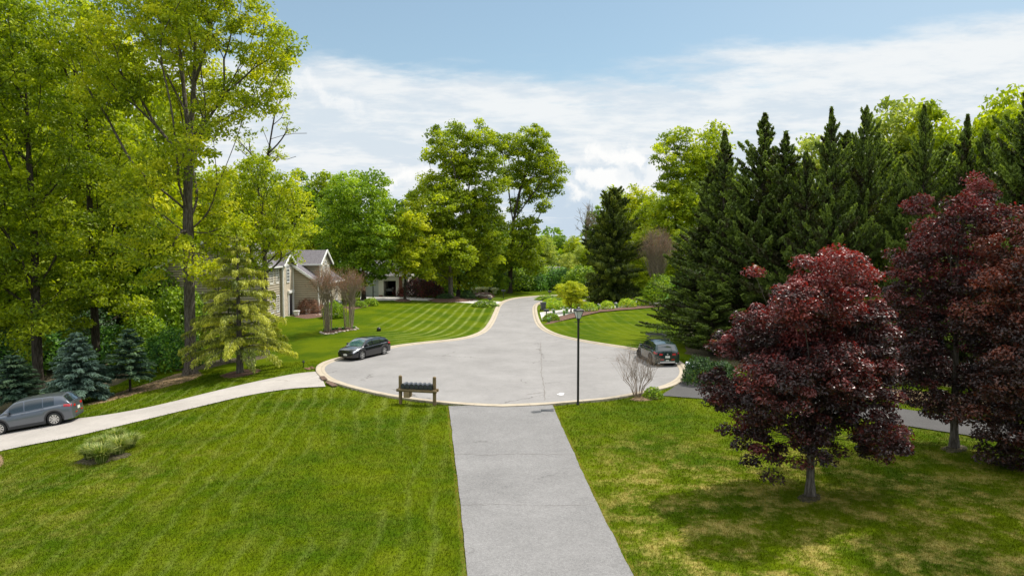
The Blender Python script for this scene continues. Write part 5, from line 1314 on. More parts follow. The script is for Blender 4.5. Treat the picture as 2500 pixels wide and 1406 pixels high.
def siding(A, B, z0, z1, lo=None, hi=None, h=.24, step=.06):
    """lapped boards from A to B; lo/hi give the board ends as fractions at height z"""
    A = np.array(A, float); B = np.array(B, float); d = B-A; L = np.linalg.norm(d); n = np.array([d[1], -d[0]])/L
    mb = MB(); z = z0
    while z < z1-1e-6:
        zt = min(z+h, z1); a0 = lo(z) if lo else 0; b0 = hi(z) if hi else 1; a1 = lo(zt) if lo else 0; b1 = hi(zt) if hi else 1
        if b1-a1 < .002: b1 = a1+.002
        def P(f, o, zz): q = A+d*f+n*o; return (q[0], q[1], zz)
        mb.add([P(a0, step+.01, z+.045), P(b0, step+.01, z+.045), P(b1, .01, zt), P(a1, .01, zt)], [(0, 1, 2, 3)])
        mb.add([P(a0, 0, z), P(b0, 0, z), P(a0, step+.01, z), P(b0, step+.01, z), P(a0, step+.01, z+.045), P(b0, step+.01, z+.045)], [(0, 1, 3, 2), (2, 3, 5, 4)], 1)  # lower edge of the board, coloured as the lap shadow
        z = zt
    return mb
def window_(root, c, along, wd, ht, mat=M_TRIM, cols=2, rows=2, arch=False):
    """c: centre bottom; along: unit vector; outward normal = (along.y, -along.x)"""
    a = np.array(along, float); n = np.array([a[1], -a[0]]); R = np.array([[a[0], n[0], 0], [a[1], n[1], 0], [0, 0, 1]])
    mb = MB(); w2 = wd/2; f = .09
    if arch:
        N_ = 12; r = w2
        pts = [(r*math.cos(t_), ht+r*math.sin(t_)) for t_ in np.linspace(0, math.pi, N_)]
        V = []
        for (x, z) in pts: V += [(x, .0, z), (x*(1-f/r), 0, ht+(z-ht)*(1-f/r)), (x, .06, z), (x*(1-f/r), .06, ht+(z-ht)*(1-f/r))]
        V = np.array(V) @ R.T+np.array(c)
        mb.add(V, [(4*i+2, 4*i+3, 4*i+7, 4*i+6) for i in range(N_-1)]+[(4*i, 4*i+2, 4*i+6, 4*i+4) for i in range(N_-1)])
        for t_ in (math.pi/3, 2*math.pi/3): mb.bar(np.array([0, .05, ht]) @ R.T+np.array(c), np.array([w2*math.cos(t_), .05, ht+w2*math.sin(t_)]) @ R.T+np.array(c), .03)
    for (x0, x1, z0, z1) in [(-w2, w2, -.10, 0), (-w2, w2, ht-.0, ht+.07), (-w2-.0, -w2+f, 0, ht), (w2-f, w2, 0, ht)]:
        mb.box(x0, x1, -.02, .07, z0, z1, R=R, T=c)
    for i in range(1, cols): x = -w2+wd*i/cols; mb.box(x-.025, x+.025, -.01, .05, 0, ht, R=R, T=c)
    for i in range(1, rows): z = ht*i/rows; mb.box(-w2+f, w2-f, -.01, .045, z-.03, z+.03, R=R, T=c)
    wo = mb.build('window', mat, root)
    g = MB()
    if arch:
        pts = [(w2*math.cos(t_), .02, ht+w2*math.sin(t_)) for t_ in np.linspace(0, math.pi, 12)]
        pts = [(-w2, .02, 0), (w2, .02, 0)]+pts
        g.add(np.array(pts) @ R.T+np.array(c), [tuple(range(len(pts)))])
    else: g.box(-w2+.02, w2-.02, .0, .022, .01, ht-.01, R=R, T=c)
    g.build('pane', M_WGL, wo); return wo
def roof_slab(mb, quad, th=.14):
    q = np.array(quad, float); n = np.cross(q[1]-q[0], q[3]-q[0]); n /= np.linalg.norm(n)
    if n[2] < 0: n = -n
    V = np.r_[q, q-n*th]; mb.add(V, [(0, 1, 2, 3), (7, 6, 5, 4), (0, 4, 5, 1), (1, 5, 6, 2), (2, 6, 7, 3), (3, 7, 4, 0)]); return mb
g0 = .55
H1 = thing('sided_house', 'tan two-storey house with lapped siding, grey roof and white trimmed gables behind the yellow-green tree', 'house', (-24.5, 76, g0))
def loc(mb, name, mat, parent, **k):
    for v in mb.V: v -= np.array([-24.5, 76, g0])
    return mb.build(name, mat, parent, **k)
def wl(root, c, *a, **k): return window_(root, np.array(c)-np.array([-24.5, 76, g0]), *a, **k)
# main block
core = MB(); core.box(-35, -24.52, 70.02, 79, g0-.6, 6.3); core.box(-24.6, -21.45, 77.85, 88, g0-.6, 4.2); core.box(-28, -22.0, 80.55, 85, 3.0, 6.3)
core.add([(-35, 70.02, 6.3), (-24.52, 70.02, 6.3), (-29.76, 70.02, 9.05), (-35, 79, 6.3), (-24.52, 79, 6.3), (-29.76, 79, 9.05)], [(0, 1, 2), (5, 4, 3)])
core.add([(-24.3, 77.85, 4.2), (-21.45, 77.85, 4.2), (-24.3, 77.85, 6.25)], [(0, 1, 2)])
core.add([(-22.0, 80.55, 6.3), (-22.0, 85, 6.3), (-22.0, 82.78, 7.75)], [(0, 1, 2)])
core.box(-25, -24.25, 74.3, 77.8, g0-.6, 6.3); core.add([(-24.25, 74.3, 6.3), (-24.25, 77.84, 6.3), (-24.25, 76.1, 7.3)], [(0, 1, 2)])
loc(core, 'wall', M_SID, H1)
sd = siding((-35, 70), (-24.5, 70), g0-.3, 9.0, lambda z: max(0, (z-6.3)/2.75*.5), lambda z: 1-max(0, (z-6.3)/2.75*.5)); loc(sd, 'siding', [M_SID, M_LAPSHADE], H1)
loc(siding((-24.5, 70), (-24.5, 74.3), g0-.3, 6.3), 'siding', [M_SID, M_LAPSHADE], H1)
loc(siding((-24.25, 77.83), (-21.43, 77.83), g0-.3, 6.2, None, lambda z: 1-max(0, (z-4.2)/2.05)), 'siding', [M_SID, M_LAPSHADE], H1)
loc(siding((-24.2, 80.52), (-21.98, 80.52), 4.0, 6.3), 'siding', [M_SID, M_LAPSHADE], H1)
loc(siding((-21.42, 77.85), (-21.42, 88), g0-.3, 4.2), 'siding', [M_SID, M_LAPSHADE], H1)
loc(siding((-21.97, 80.55), (-21.97, 85), 3.9, 7.7, lambda z: max(0, (z-6.3)/1.45*.5), lambda z: 1-max(0, (z-6.3)/1.45*.5)), 'siding', [M_SID, M_LAPSHADE], H1)
st_ = MB(); st_.box(-24.25, -24.20, 74.3, 77.78, g0-.3, 6.3); loc(st_, 'stone_front', M_STONE, H1)
rf = MB()
roof_slab(rf, [(-24.15, 69.6, 6.22), (-24.15, 79.4, 6.22), (-29.76, 79.4, 9.2), (-29.76, 69.6, 9.2)])
roof_slab(rf, [(-35.4, 69.6, 6.22), (-29.76, 69.6, 9.2), (-29.76, 79.4, 9.2), (-35.4, 79.4, 6.22)])
roof_slab(rf, [(-28.4, 80.15, 6.28), (-21.7, 80.15, 6.28), (-21.7, 82.78, 7.9), (-28.4, 82.78, 7.9)])
roof_slab(rf, [(-28.4, 85.4, 6.28), (-28.4, 82.78, 7.9), (-21.7, 82.78, 7.9), (-21.7, 85.4, 6.28)])
roof_slab(rf, [(-24.4, 77.5, 6.5), (-21.1, 77.5, 4.2), (-21.1, 88.3, 4.2), (-24.4, 88.3, 6.5)])
roof_slab(rf, [(-23.9, 74.0, 6.3), (-27.5, 74.0, 6.3), (-27.5, 76.1, 7.5), (-23.9, 76.1, 7.5)])
roof_slab(rf, [(-23.9, 78.2, 6.3), (-23.9, 76.1, 7.5), (-27.5, 76.1, 7.5), (-27.5, 78.2, 6.3)])
loc(rf, 'roof', M_ROOF, H1)
tr_ = MB()
tr_.bar((-24.1, 69.6, 6.2), (-24.1, 74.0, 6.2), .14); tr_.bar((-24.2, 78.2, 6.2), (-24.2, 80.1, 6.2), .14)
tr_.bar((-24.6, 80.1, 6.24), (-21.6, 80.1, 6.24), .15); tr_.bar((-21.05, 77.5, 4.12), (-21.05, 88.3, 4.12), .15)
for (a, b_) in [((-21.66, 80.05, 6.2), (-21.66, 82.78, 7.86)), ((-21.66, 85.5, 6.2), (-21.66, 82.78, 7.86)), ((-23.86, 73.95, 6.2), (-23.86, 76.1, 7.44)), ((-23.86, 78.25, 6.2), (-23.86, 76.1, 7.44)),
                ((-24.4, 77.45, 6.42), (-21.1, 77.45, 4.12)), ((-35.4, 69.56, 6.12), (-29.76, 69.56, 9.12)), ((-24.12, 69.56, 6.12), (-29.76, 69.56, 9.12))]: tr_.bar(a, b_, .08, .24)
for (x, y, z0_, z1_) in [(-21.40, 77.80, g0-.3, 4.1), (-24.46, 69.97, g0-.3, 6.2), (-21.95, 80.50, 4.1, 6.2), (-24.18, 74.27, g0-.3, 6.2), (-24.18, 77.76, g0-.3, 6.2)]: tr_.box(x-.07, x+.07, y-.07, y+.07, z0_, z1_)
loc(tr_, 'trim', M_TRIM, H1)
ey = (0, 1.0)
wl(H1, (-24.48, 71.5, 4.6), ey, 1.0, 1.5); wl(H1, (-24.48, 73.3, 4.6), ey, .9, 1.5); wl(H1, (-24.48, 71.5, 1.6), ey, 1.0, 1.6); wl(H1, (-24.48, 73.3, 1.6), ey, .9, 1.6)
wl(H1, (-24.19, 75.9, 4.55), ey, 1.0, 1.35, arch=True, cols=2, rows=4)
wl(H1, (-21.39, 79.6, 1.9), ey, .9, 1.5); wl(H1, (-21.39, 82.2, 1.9), ey, .9, 1.5); wl(H1, (-21.39, 85.5, 1.9), ey, .9, 1.5)
wl(H1, (-21.94, 81.7, 4.95), ey, .55, 1.1); wl(H1, (-21.94, 82.78, 4.95), ey, 1.1, 1.25, arch=True, cols=2, rows=2); wl(H1, (-21.94, 83.86, 4.95), ey, .55, 1.1)
dr = MB(); dr.box(-24.21, -24.14, 76.1, 77.2, g0+.35, g0+2.55); d_ = loc(dr, 'door', M_DOOR, H1)
df = MB(); 
for yy in (75.85, 77.3): df.box(-24.2, -24.10, yy, yy+.2, g0+.3, g0+2.7)
df.box(-24.2, -24.0, 75.8, 77.55, g0+2.72, g0+3.0); loc(df, 'door_frame', M_TRIM, H1)
stp = MB(); stp.box(-24.15, -22.6, 75.2, 77.6, g0-.5, g0+.32); stp.box(-22.6, -22.1, 75.4, 77.5, g0-.5, g0+.14); loc(stp, 'front_steps', M_PAVE, H1, bevel=.02)
bed('footpath', [(-22.3, 75.5), (-21.0, 75.3), (-19.8, 76.2), (-18.9, 77.6), (-18.6, 80), (-19.5, 80), (-19.9, 77.9), (-20.8, 76.9), (-22.3, 77.2)], M_PAVE, .02, world=True, ragged=.0, dz=.05)
def planter(label, p):
    mb = MB(); mb.box(-.17, .17, -.17, .17, 0, .05)
    V = [(-.19, -.19, .05), (.19, -.19, .05), (.19, .19, .05), (-.19, .19, .05), (-.27, -.27, .48), (.27, -.27, .48), (.27, .27, .48), (-.27, .27, .48)]
    mb.add(V, [(0, 1, 5, 4), (1, 2, 6, 5), (2, 3, 7, 6), (3, 0, 4, 7), (4, 5, 6, 7)]); mb.box(-.30, .30, -.30, .30, .48, .56)
    o = mb.build('planter', M_TRIM, None, bevel=.01); o.location = p; tagit(o, label, 'planter', 'planters on the front steps')
planter('square white planter on the front steps, nearest the door', (-23.2, 75.6, g0+.32))
planter('square white planter on the lower step beside the dark shrub', (-22.45, 77.2, g0+.32))
gr = thing('covered_grill', 'black covered barbecue grill standing by the house behind the crape myrtles', 'grill', gp(824, 757))
mb = MB(); mb.lathe([(.62, 0), (.66, .1), (.60, .8), (.50, 1.05), (.25, 1.18), (0, 1.2)], 14); mb.build('cover', M_BLK, gr, smooth=True); MB().box(-.55, .55, -.35, .35, -.02, .10).build('base', M_BLK, gr)

# second house with the garage
b2 = gp(930, 724); Y2 = b2[1]; z2 = b2[2]
def X2(px): return at(px, 700, Y2)[0]
H2 = thing('garage_house', 'white sided house with pale grey garage door and an open garage bay beside it', 'house', (X2(930), Y2, z2))
def loc2(mb, name, mat, parent=None, **k):
    for v in mb.V: v -= np.array([X2(930), Y2, z2])
    return mb.build(name, mat, parent or H2, **k)
xa, xb, xc, xd, xe, xf_, xg = [X2(p) for p in (880, 893, 924, 936, 967, 974, 996)]
mb = MB(); mb.box(xa, xb, Y2, Y2+9, z2-.3, z2+3.2); mb.box(xb, xc, Y2+.12, Y2+9, z2+2.5, z2+3.2); mb.box(xc, xd, Y2, Y2+9, z2-.3, z2+3.2); mb.box(xe, xf_, Y2, Y2+9, z2-.3, z2+3.2); mb.box(xd, xe, Y2, Y2+.3, z2+2.4, z2+3.2)
mb.box(xf_+.5, xg, Y2+.05, Y2+9, z2-.3, z2+3.2); mb.box(xa, xg, Y2+8.9, Y2+9.1, z2-.3, z2+3.2); loc2(mb, 'wall', M_SIDW)
mb = MB(); mb.box(xf_+.003, xf_+.5, Y2-.04, Y2+9, z2-.3, z2+3.2); mb.box(xc+.05, xd-.05, Y2-.03, Y2-.002, z2-.1, z2+.22); loc2(mb, 'brick_corner', M_BRICK)
mb = MB(); mb.box(xb, xc, Y2+.14, Y2+.2, z2, z2+2.5)
for k in range(1, 4): mb.box(xb, xc, Y2+.115, Y2+.139, z2+k*.62-.015, z2+k*.62+.015)
gd = loc2(mb, 'garage_door', M_GDOOR); mb = MB(); mb.box(xc-.9, xc-.45, Y2+.09, Y2+.11, z2+.7, z2+.74); loc2(mb, 'handle', M_BLK, gd)
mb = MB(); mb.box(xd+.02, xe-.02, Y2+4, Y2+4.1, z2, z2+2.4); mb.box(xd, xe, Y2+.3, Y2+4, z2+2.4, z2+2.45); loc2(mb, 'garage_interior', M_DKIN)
mb = MB(); mb.box(xd+.1, xe-.9, Y2+2.0, Y2+2.6, z2+.7, z2+1.1); mb.box(xe-1.0, xe-.75, Y2+2, Y2+2.6, z2+.55, z2+1.3); loc2(mb, 'shelf', M_GDOOR)
mb = MB(); 
for xx in (xd-.1, xe-.02): mb.box(xx, xx+.12, Y2-.03, Y2-.002, z2, z2+2.5)
mb.bar((xa-.3, Y2-.35, z2+3.15), (xg+.3, Y2-.35, z2+3.15), .12); loc2(mb, 'trim', M_TRIM)
mb = MB(); roof_slab(mb, [(xa-.4, Y2-.4, z2+3.15), (xg+.4, Y2-.4, z2+3.15), (xg+.4, Y2+4.5, z2+5.4), (xa-.4, Y2+4.5, z2+5.4)]); roof_slab(mb, [(xa-.4, Y2+9.4, z2+3.15), (xa-.4, Y2+4.5, z2+5.4), (xg+.4, Y2+4.5, z2+5.4), (xg+.4, Y2+9.4, z2+3.15)]); loc2(mb, 'roof', M_ROOF)
# distant house in the gap
Y3 = 172; c3 = at(1334, 690, Y3); z3 = float(G(c3[0], Y3)); topz = at(1334, 652, Y3)[2]
H3 = thing('distant_house', 'distant grey-roofed house peeping out of the trees at the end of the street', 'house', (c3[0], Y3, z3))
mb = MB(); e_ = topz-z3-2.6; mb.box(-4.6, 5, 0, 8, -.3, e_); mb.add([(-4.6, 0, e_), (-.2, 0, e_), (-2.4, 0, e_+2.0)], [(0, 1, 2)]); mb.build('wall', M_SID, H3)
mb = MB(); roof_slab(mb, [(-.4, -.3, e_), (5.3, -.3, e_), (5.3, 4, e_+2.6), (-.4, 4, e_+2.6)]); roof_slab(mb, [(5.3, 8.3, e_), (-4.9, 8.3, e_), (-4.9, 4, e_+2.6), (5.3, 4, e_+2.6)]); roof_slab(mb, [(-.1, -.4, e_-.1), (-.1, 4, e_-.1), (-2.4, 4, e_+2.1), (-2.4, -.4, e_+2.1)]); roof_slab(mb, [(-4.8, -.4, e_-.1), (-2.4, -.4, e_+2.1), (-2.4, 4, e_+2.1), (-4.8, 4, e_-.1)]); mb.build('roof', M_ROOF, H3)
mb = MB()
for (a, b_) in [((-.05, -.45, e_-.15), (-2.4, -.45, e_+2.05)), ((-4.85, -.45, e_-.15), (-2.4, -.45, e_+2.05))]: mb.bar(a, b_, .1, .28)
mb.build('trim', M_TRIM, H3)
window_(H3, (-2.4, -.03, e_-1.7), (1.0, 0), 1.2, 1.3)

# ------------------------------------------------------------------ street furniture
M_LBLK = plain('black_lamp_paint', (.012, .013, .014), .35); M_LGL = plain('milky_lamp_glass', (.62, .64, .60), .25, spec=.6)
def lamp_post(label, base, hgt, s=1.0, pr=.062):
    o = thing('street_lamp', label, 'street lamp', base)
    mb = MB(); hl = .72*s
    mb.lathe([(pr*1.35, -.1), (pr*1.35, .06), (pr, .12), (pr, 1.3), (pr*.92, hgt-hl-.05), (pr*1.2, hgt-hl-.04), (pr*1.2, hgt-hl+.04)], 14)
    mb.build('pole', M_LBLK, o, smooth=False)
    mb = MB(); mb.tube([(-.22*s, 0, hgt-hl-.10), (.22*s, 0, hgt-hl-.10)], .014*s, 6); mb.build('ladder_bar', M_LBLK, o)
    zb, zt = hgt-hl+.10*s, hgt-.22*s; rb, rt = .10*s, .235*s
    mb = MB(); mb.lathe([(.05, hgt-hl+.03), (rb*1.1, hgt-hl+.07*s), (rb*1.15, zb)], 12)
    for k in range(4):
        a = math.pi/4+k*math.pi/2+.35; mb.bar((rb*1.25*math.cos(a), rb*1.25*math.sin(a), zb), (rt*1.2*math.cos(a), rt*1.2*math.sin(a), zt), .022*s)
    V = []; 
    for (r_, z_) in [(rt*1.34, zt-.01), (rt*1.34, zt+.035*s), (rt*1.0, zt+.10*s), (rt*.42, zt+.13*s), (rt*.38, zt+.18*s), (.02, zt+.21*s)]:
        for k in range(4): a = math.pi/4+k*math.pi/2+.35; V.append((r_*math.cos(a), r_*math.sin(a), z_))
    mb.add(V, [(i*4+j, i*4+(j+1) % 4, i*4+4+(j+1) % 4, i*4+4+j) for i in range(5) for j in range(4)]+[(3, 2, 1, 0), (20, 21, 22, 23)])
    mb.build('lantern_frame', M_LBLK, o)
    V = []
    for (r_, z_) in [(rb*1.15, zb), (rt*1.12, zt)]:
        for k in range(4): a = math.pi/4+k*math.pi/2+.35; V.append((r_*math.cos(a), r_*math.sin(a), z_))
    MB().add(V, [(j, (j+1) % 4, 4+(j+1) % 4, 4+j) for j in range(4)]).build('lantern_glass', M_LGL, o)
    return o
lb = gp(1411, 988); lamp_post('tall black street lamp with a four-sided lantern at the edge of the turning circle', lb, at(1411, 749, lb[1])[2]-lb[2], .98)
lb = gp(911, 727); lamp_post('short black yard lamp beside the pale house drive', lb, 2.5, .8, .08)

M_WOOD = plain('weathered_wood', (.17, .12, .055), .85, noise=.3, nscale=7, bump=.4, bscale=20); M_WOOD2 = plain('box_wood', (.27, .19, .10), .85, noise=.2, nscale=6)
M_MBX = plain('mailbox_black', (.03, .033, .042), .38, spec=.6)
def mailbox_shell(mb, w_, hh, L, k=8):
    prof = [(-w_/2, 0), (w_/2, 0)]+[(w_/2*math.cos(a), hh-w_/2+w_/2*math.sin(a)) for a in np.linspace(0, math.pi, k)]
    n = len(prof); V = [(x, y_, z) for y_ in (0, L) for (x, z) in prof]
    mb.add(V, [tuple(range(n))[::-1], tuple(range(n, 2*n))]+[(i, (i+1) % n, n+(i+1) % n, n+i) for i in range(n)][::1]); return mb
pl_, pr_ = gp(978, 985), gp(1061, 989); dvec = (pr_-pl_)[:2]; Lr = np.linalg.norm(dvec); th = math.atan2(dvec[1], dvec[0])
ms = thing('mailbox_stand', 'rustic wooden stand carrying a row of black mailboxes on the lawn beside the drive', 'mailbox stand', ((pl_+pr_)/2), th)
zpost = at(978, 917, pl_[1])[2]-pl_[2]
for sx in (-1, 1):
    mb = MB(); mb.lathe([(.095, -.15), (.095, zpost-.04), (.085, zpost), (.02, zpost+.03)], 12, (sx*Lr/2, 0, 0)); mb.build('post', M_WOOD, ms, smooth=False)
zr_ = at(1020, 950, pl_[1])[2]-pl_[2]
for (yy, zz2) in ((-.13, -.02), (.16, .0)):
    mb = MB(); mb.tube([(-Lr/2-.16, yy, zr_+zz2), (Lr/2+.16, yy, zr_+zz2)], .085, 12); mb.build('rail', M_WOOD, ms)
for i in range(7):
    x_ = -Lr/2+.20+i*(Lr-.38)/6
    mb = mailbox_shell(MB(), .21, .265, .52); b_ = mb.build('mailbox', M_MBX, ms); b_.location = (x_, -.20, zr_+.09); b_.rotation_euler = (0, 0, -.10)
    mb = MB(); mb.box(-.02, .02, .50, .53, .15, .19); mb.build('latch', M_SIL, b_)
mb = MB(); mb.box(-Lr/2+.25, -Lr/2+.56, -.22, .26, zr_-.40, zr_-.09); mb.build('newspaper_box', M_WOOD2, ms, bevel=.008)

def curb_mailbox(label, p, hgt=1.15, mat=M_MBX, rz=0.0, group=None, post=M_WOOD, big=1.0):
    o = thing('mailbox', label, 'mailbox', p, rz, group)
    mb = MB(); mb.box(-.05, .05, -.05, .05, -.1, hgt-.24*big); mb.build('post', post, o, bevel=.005)
    mb = mailbox_shell(MB(), .19*big, .24*big, .52*big); b_ = mb.build('box', mat, o); b_.location = (0, -.26*big, hgt-.24*big)
    f = MB(); f.box(.10*big, .115*big, .05, .09, .10, .26); f.build('flag', M_RLAMP, b_)
    return o
MG = 'mailboxes along the street'
curb_mailbox('small mailbox on a dark post in the green plants left of the street', gp(1196, 748), group=MG, rz=1.35, post=M_BLK)
curb_mailbox('black mailbox on a thick black post at the far side of the bend', gp(1229, 729), 1.35, group=MG, rz=1.45, post=M_BLK, big=1.2)
curb_mailbox('mailbox on a wooden post at the bend, right side of the street', gp(1342, 731), 1.3, group=MG, rz=1.6)
curb_mailbox('dark mailbox on a thin post at the edge of the white concrete drive', gp(1334, 781), 1.2, group=MG, rz=1.75, post=M_BLK, big=1.1)
M_WMB = plain('white_mailbox_paint', (.55, .56, .60), .5)
o_ = curb_mailbox('white mailbox with small dark marks on its side beside the dark holly-like shrub', gp(1690, 926), 1.12, mat=M_WMB, rz=1.45, big=1.55)
bx_ = [c_ for c_ in o_.children if c_.name.startswith('box')][0]
mb = MB(); mb.box(.149, .153, .52, .60, .16, .22); mb.box(.149, .153, .62, .68, .15, .21); mb.build('marking', M_BLK, bx_)
# wheelie bin
M_BIN = plain('grey_bin', (.07, .075, .09), .5)
bn_ = thing('wheelie_bin', 'dark grey wheeled rubbish bin standing on the grass by the kerb', 'bin', gp(1326, 758), .2)
mb = MB(); V = [(-.24, -.28, .08), (.24, -.28, .08), (.24, .22, .08), (-.24, .22, .08), (-.31, -.36, .98), (.31, -.36, .98), (.31, .36, .98), (-.31, .36, .98)]
mb.add(V, [(3, 2, 1, 0), (0, 1, 5, 4), (1, 2, 6, 5), (2, 3, 7, 6), (3, 0, 4, 7), (4, 5, 6, 7)]); mb.build('body', M_BIN, bn_, bevel=.02)
mb = MB(); mb.box(-.33, .33, -.39, .37, .985, 1.05); mb.build('lid', M_BIN, bn_, bevel=.02)
mb = MB(); mb.tube([(-.25, .42, .98), (.25, .42, .98)], .018, 6); mb.build('handle', M_BIN, bn_)
for sx in (-1, 1): MB().lathe([(.10, -.03), (.10, .03)], 12, (sx*.27, .26, .10), 'x').build('wheel', M_TYRE, bn_)
# small things on the lawns and the kerb
ob = MB().lathe([(.20, -.05), (.21, .18), (.17, .30), (.08, .36), (0, .37)], 14).build('ground_lamp', M_LBLK, None, smooth=True); ob.location = gp(925, 808); tagit(ob, 'small round black garden lamp alone on the striped lawn', 'garden lamp')
pt = thing('path_light', 'small black path light beside a few loose bricks at the kerb', 'path light', gp(741, 897))
MB().lathe([(.025, -.1), (.025, .42)], 8).build('stem', M_LBLK, pt); MB().lathe([(.09, .36), (.10, .40), (.02, .52), (0, .53)], 10).build('cap', M_LBLK, pt)
rng = np.random.default_rng(4)
for i in range(9):
    p = gp(749+rng.uniform(-5, 16), 900+rng.uniform(-4, 3)); q = MB().box(-.10, .10, -.05, .05, 0, .07).build('brick', M_BRICK, None, bevel=.008)
    q.location = p; q.rotation_euler = (0, 0, rng.uniform(0, 3)); tagit(q, 'loose weathered brick lying in the little pile beside the path light', 'brick', 'loose bricks by the kerb')
M_IRON = plain('rusty_iron', (.16, .10, .07), .7, noise=.3, nscale=12)
for (a, b_, lb_) in [((786, 922), (794, 930), 'rusty inlet plate in the gutter of the turning circle, the farther of two'), ((800, 935), (818, 945), 'rusty inlet plate in the gutter of the turning circle, the nearer of two')]:
    A_ = gp(*a); B_ = gp(*b_); d = B_-A_; L_ = np.linalg.norm(d[:2]); n_ = np.array([-d[1], d[0]])/L_
    mb = MB(); mb.box(-L_/2, L_/2, -.16, .16, -.02, .035)
    for k in range(7): x_ = -L_/2+L_*(k+.5)/7; mb.box(x_-.03, x_+.03, -.13, .13, .036, .05)
    q = mb.build('drain_grate', M_IRON, None); c_ = (A_+B_)/2; q.location = (c_[0], c_[1], c_[2]+.075); q.rotation_euler = (0, 0, math.atan2(d[1], d[0])); tagit(q, lb_, 'drain grate', 'storm drain plates')
mb = MB(); mb.box(-.32, .32, -.22, .22, -.02, .012); q = mb.build('manhole_cover', M_CLAD, None); p = gp(1336, 1003); q.location = (p[0], p[1], p[2]+.03); tagit(q, 'small dark metal cover set in the drive near the street lamp', 'manhole cover')
# painted arrow-like mark and the long crack
M_WPAINT = plain('white_road_paint', (.75, .75, .75), .6)
def flat_poly(name, pts, mat, dz):
    V = [(*gp(*p)[:2],) for p in pts]; V = [(a, b2_, float(G(a, b2_))+dz) for a, b2_ in V]
    me = bpy.data.meshes.new(name); me.from_pydata(V, [], [tuple(range(len(V)))]); me.materials.append(mat); link(name, me, kind='structure')
flat_poly('road_marking', [(1359, 963), (1366, 961), (1367, 959.5), (1378, 960), (1376, 962.5), (1377, 964), (1368, 966), (1366, 964.5)], M_WPAINT, .026)
M_CRK = plain('crack_filler', (.15, .135, .12), .9)
def crack(pts, w_, dz=.0265, seed=0):
    rg = np.random.default_rng(seed); P = resample(np.array([gp(*p)[:2] for p in pts]), 46); P[1:-1] += rg.normal(0, .035, (44, 2)); T = np.gradient(P, axis=0); N_ = np.stack([-T[:, 1], T[:, 0]], 1); N_ /= np.linalg.norm(N_, axis=1)[:, None]
    ww = w_*rg.uniform(.3, 1, (46, 1)); A_ = P-N_*ww/2; B_ = P+N_*ww/2; V = np.concatenate([np.c_[A_, G(A_[:, 0], A_[:, 1])+dz], np.c_[B_, G(B_[:, 0], B_[:, 1])+dz]])
    i = np.arange(45); me = raw_mesh('street_crack', V, [np.stack([i, i+1, i+47, i+46], 1)], M_CRK); link('street_crack', me, kind='structure')
crack([(1319, 838), (1322, 870), (1321, 900), (1324, 930), (1330, 958), (1330, 978)], .07)
crack([(1330, 958), (1300, 962), (1286, 964)], .05, seed=2); crack([(1330, 937), (1352, 934), (1369, 934)], .05, seed=3)
crack([(1108, 1110), (1180, 1112), (1260, 1109), (1330, 1111), (1400, 1110)], .03, .034, 4); crack([(1122, 1235), (1220, 1232), (1350, 1236), (1452, 1232)], .02, .034, 5)
crack([(1070, 838), (1150, 850), (1260, 860), (1322, 856)], .03, seed=6); crack([(910, 900), (1000, 880), (1100, 868)], .03, seed=7)

# ornamental grass clumps, irises, stones
def tuft(seed, n, hgt, rad, mat, wd=.014, arch=.7):
    rg = np.random.default_rng(seed); a = rg.uniform(0, 2*np.pi, n); b0 = rg.uniform(0, rad*.25, n); L_ = rad*rg.uniform(.3, 1, n)*arch; hh = hgt*rg.uniform(.6, 1, n)
    V = []; F_ = []; ca, sa = np.cos(a), np.sin(a)
    us = [0, .35, .7, 1.0]; rows = []
    for u in us:
        r_ = b0+L_*u**1.7; z = hh*(1.55*u-.75*u*u*(.6+.8*L_/rad)); w_ = wd*(1-u)**.6+.002
        rows.append((np.stack([ca*r_-sa*w_, sa*r_+ca*w_, z], 1), np.stack([ca*r_+sa*w_, sa*r_-ca*w_, z], 1)))
    V = np.stack([p for r_ in rows for p in r_], 1).reshape(-1, 3); base = (np.arange(n)*8)[:, None]
    F_ = np.concatenate([base+np.array([[2*k, 2*k+1, 2*k+3, 2*k+2]]) for k in range(3)])
    return raw_mesh('blades', V, [F_], mat, {'tint': np.repeat(rg.random(n), 8)})
L_TUF = leafmat('tuft_blade', (.03, .055, .006), (.07, .10, .012), (.22, .22, .08), .3); L_VAR = leafmat('variegated_blade', (.22, .27, .10), (.42, .46, .22), (.6, .6, .36), .3); L_IRIS = leafmat('iris_blade', (.04, .09, .03), (.09, .17, .07), (.16, .26, .11), .3)
TG = 'ornamental grass clumps on the front lawn'
for i, (px, py, h_, r_, lb_) in enumerate([(222, 1122, .55, .75, 'ornamental grass clump at the left end of the group on the front lawn'), (248, 1128, .6, .85, 'ornamental grass clump with bleached blades at the front of the group'), (262, 1104, .6, .7, 'ornamental grass clump in the middle of the group'), (290, 1110, .62, .8, 'ornamental grass clump right of the middle of the group'), (285, 1086, .6, .7, 'silvery ornamental grass clump at the back of the group'), (318, 1092, .5, .7, 'low ornamental grass clump at the right end of the group'), (238, 1100, .5, .65, 'small ornamental grass clump at the back left of the group')]):
    t_ = tuft(200+i, 700, h_*1.45, r_*1.05, L_TUF, wd=.011); o = link('ornamental_plant', t_); o.location = gp(px, py); tagit(o, lb_, 'ornamental grass', TG)
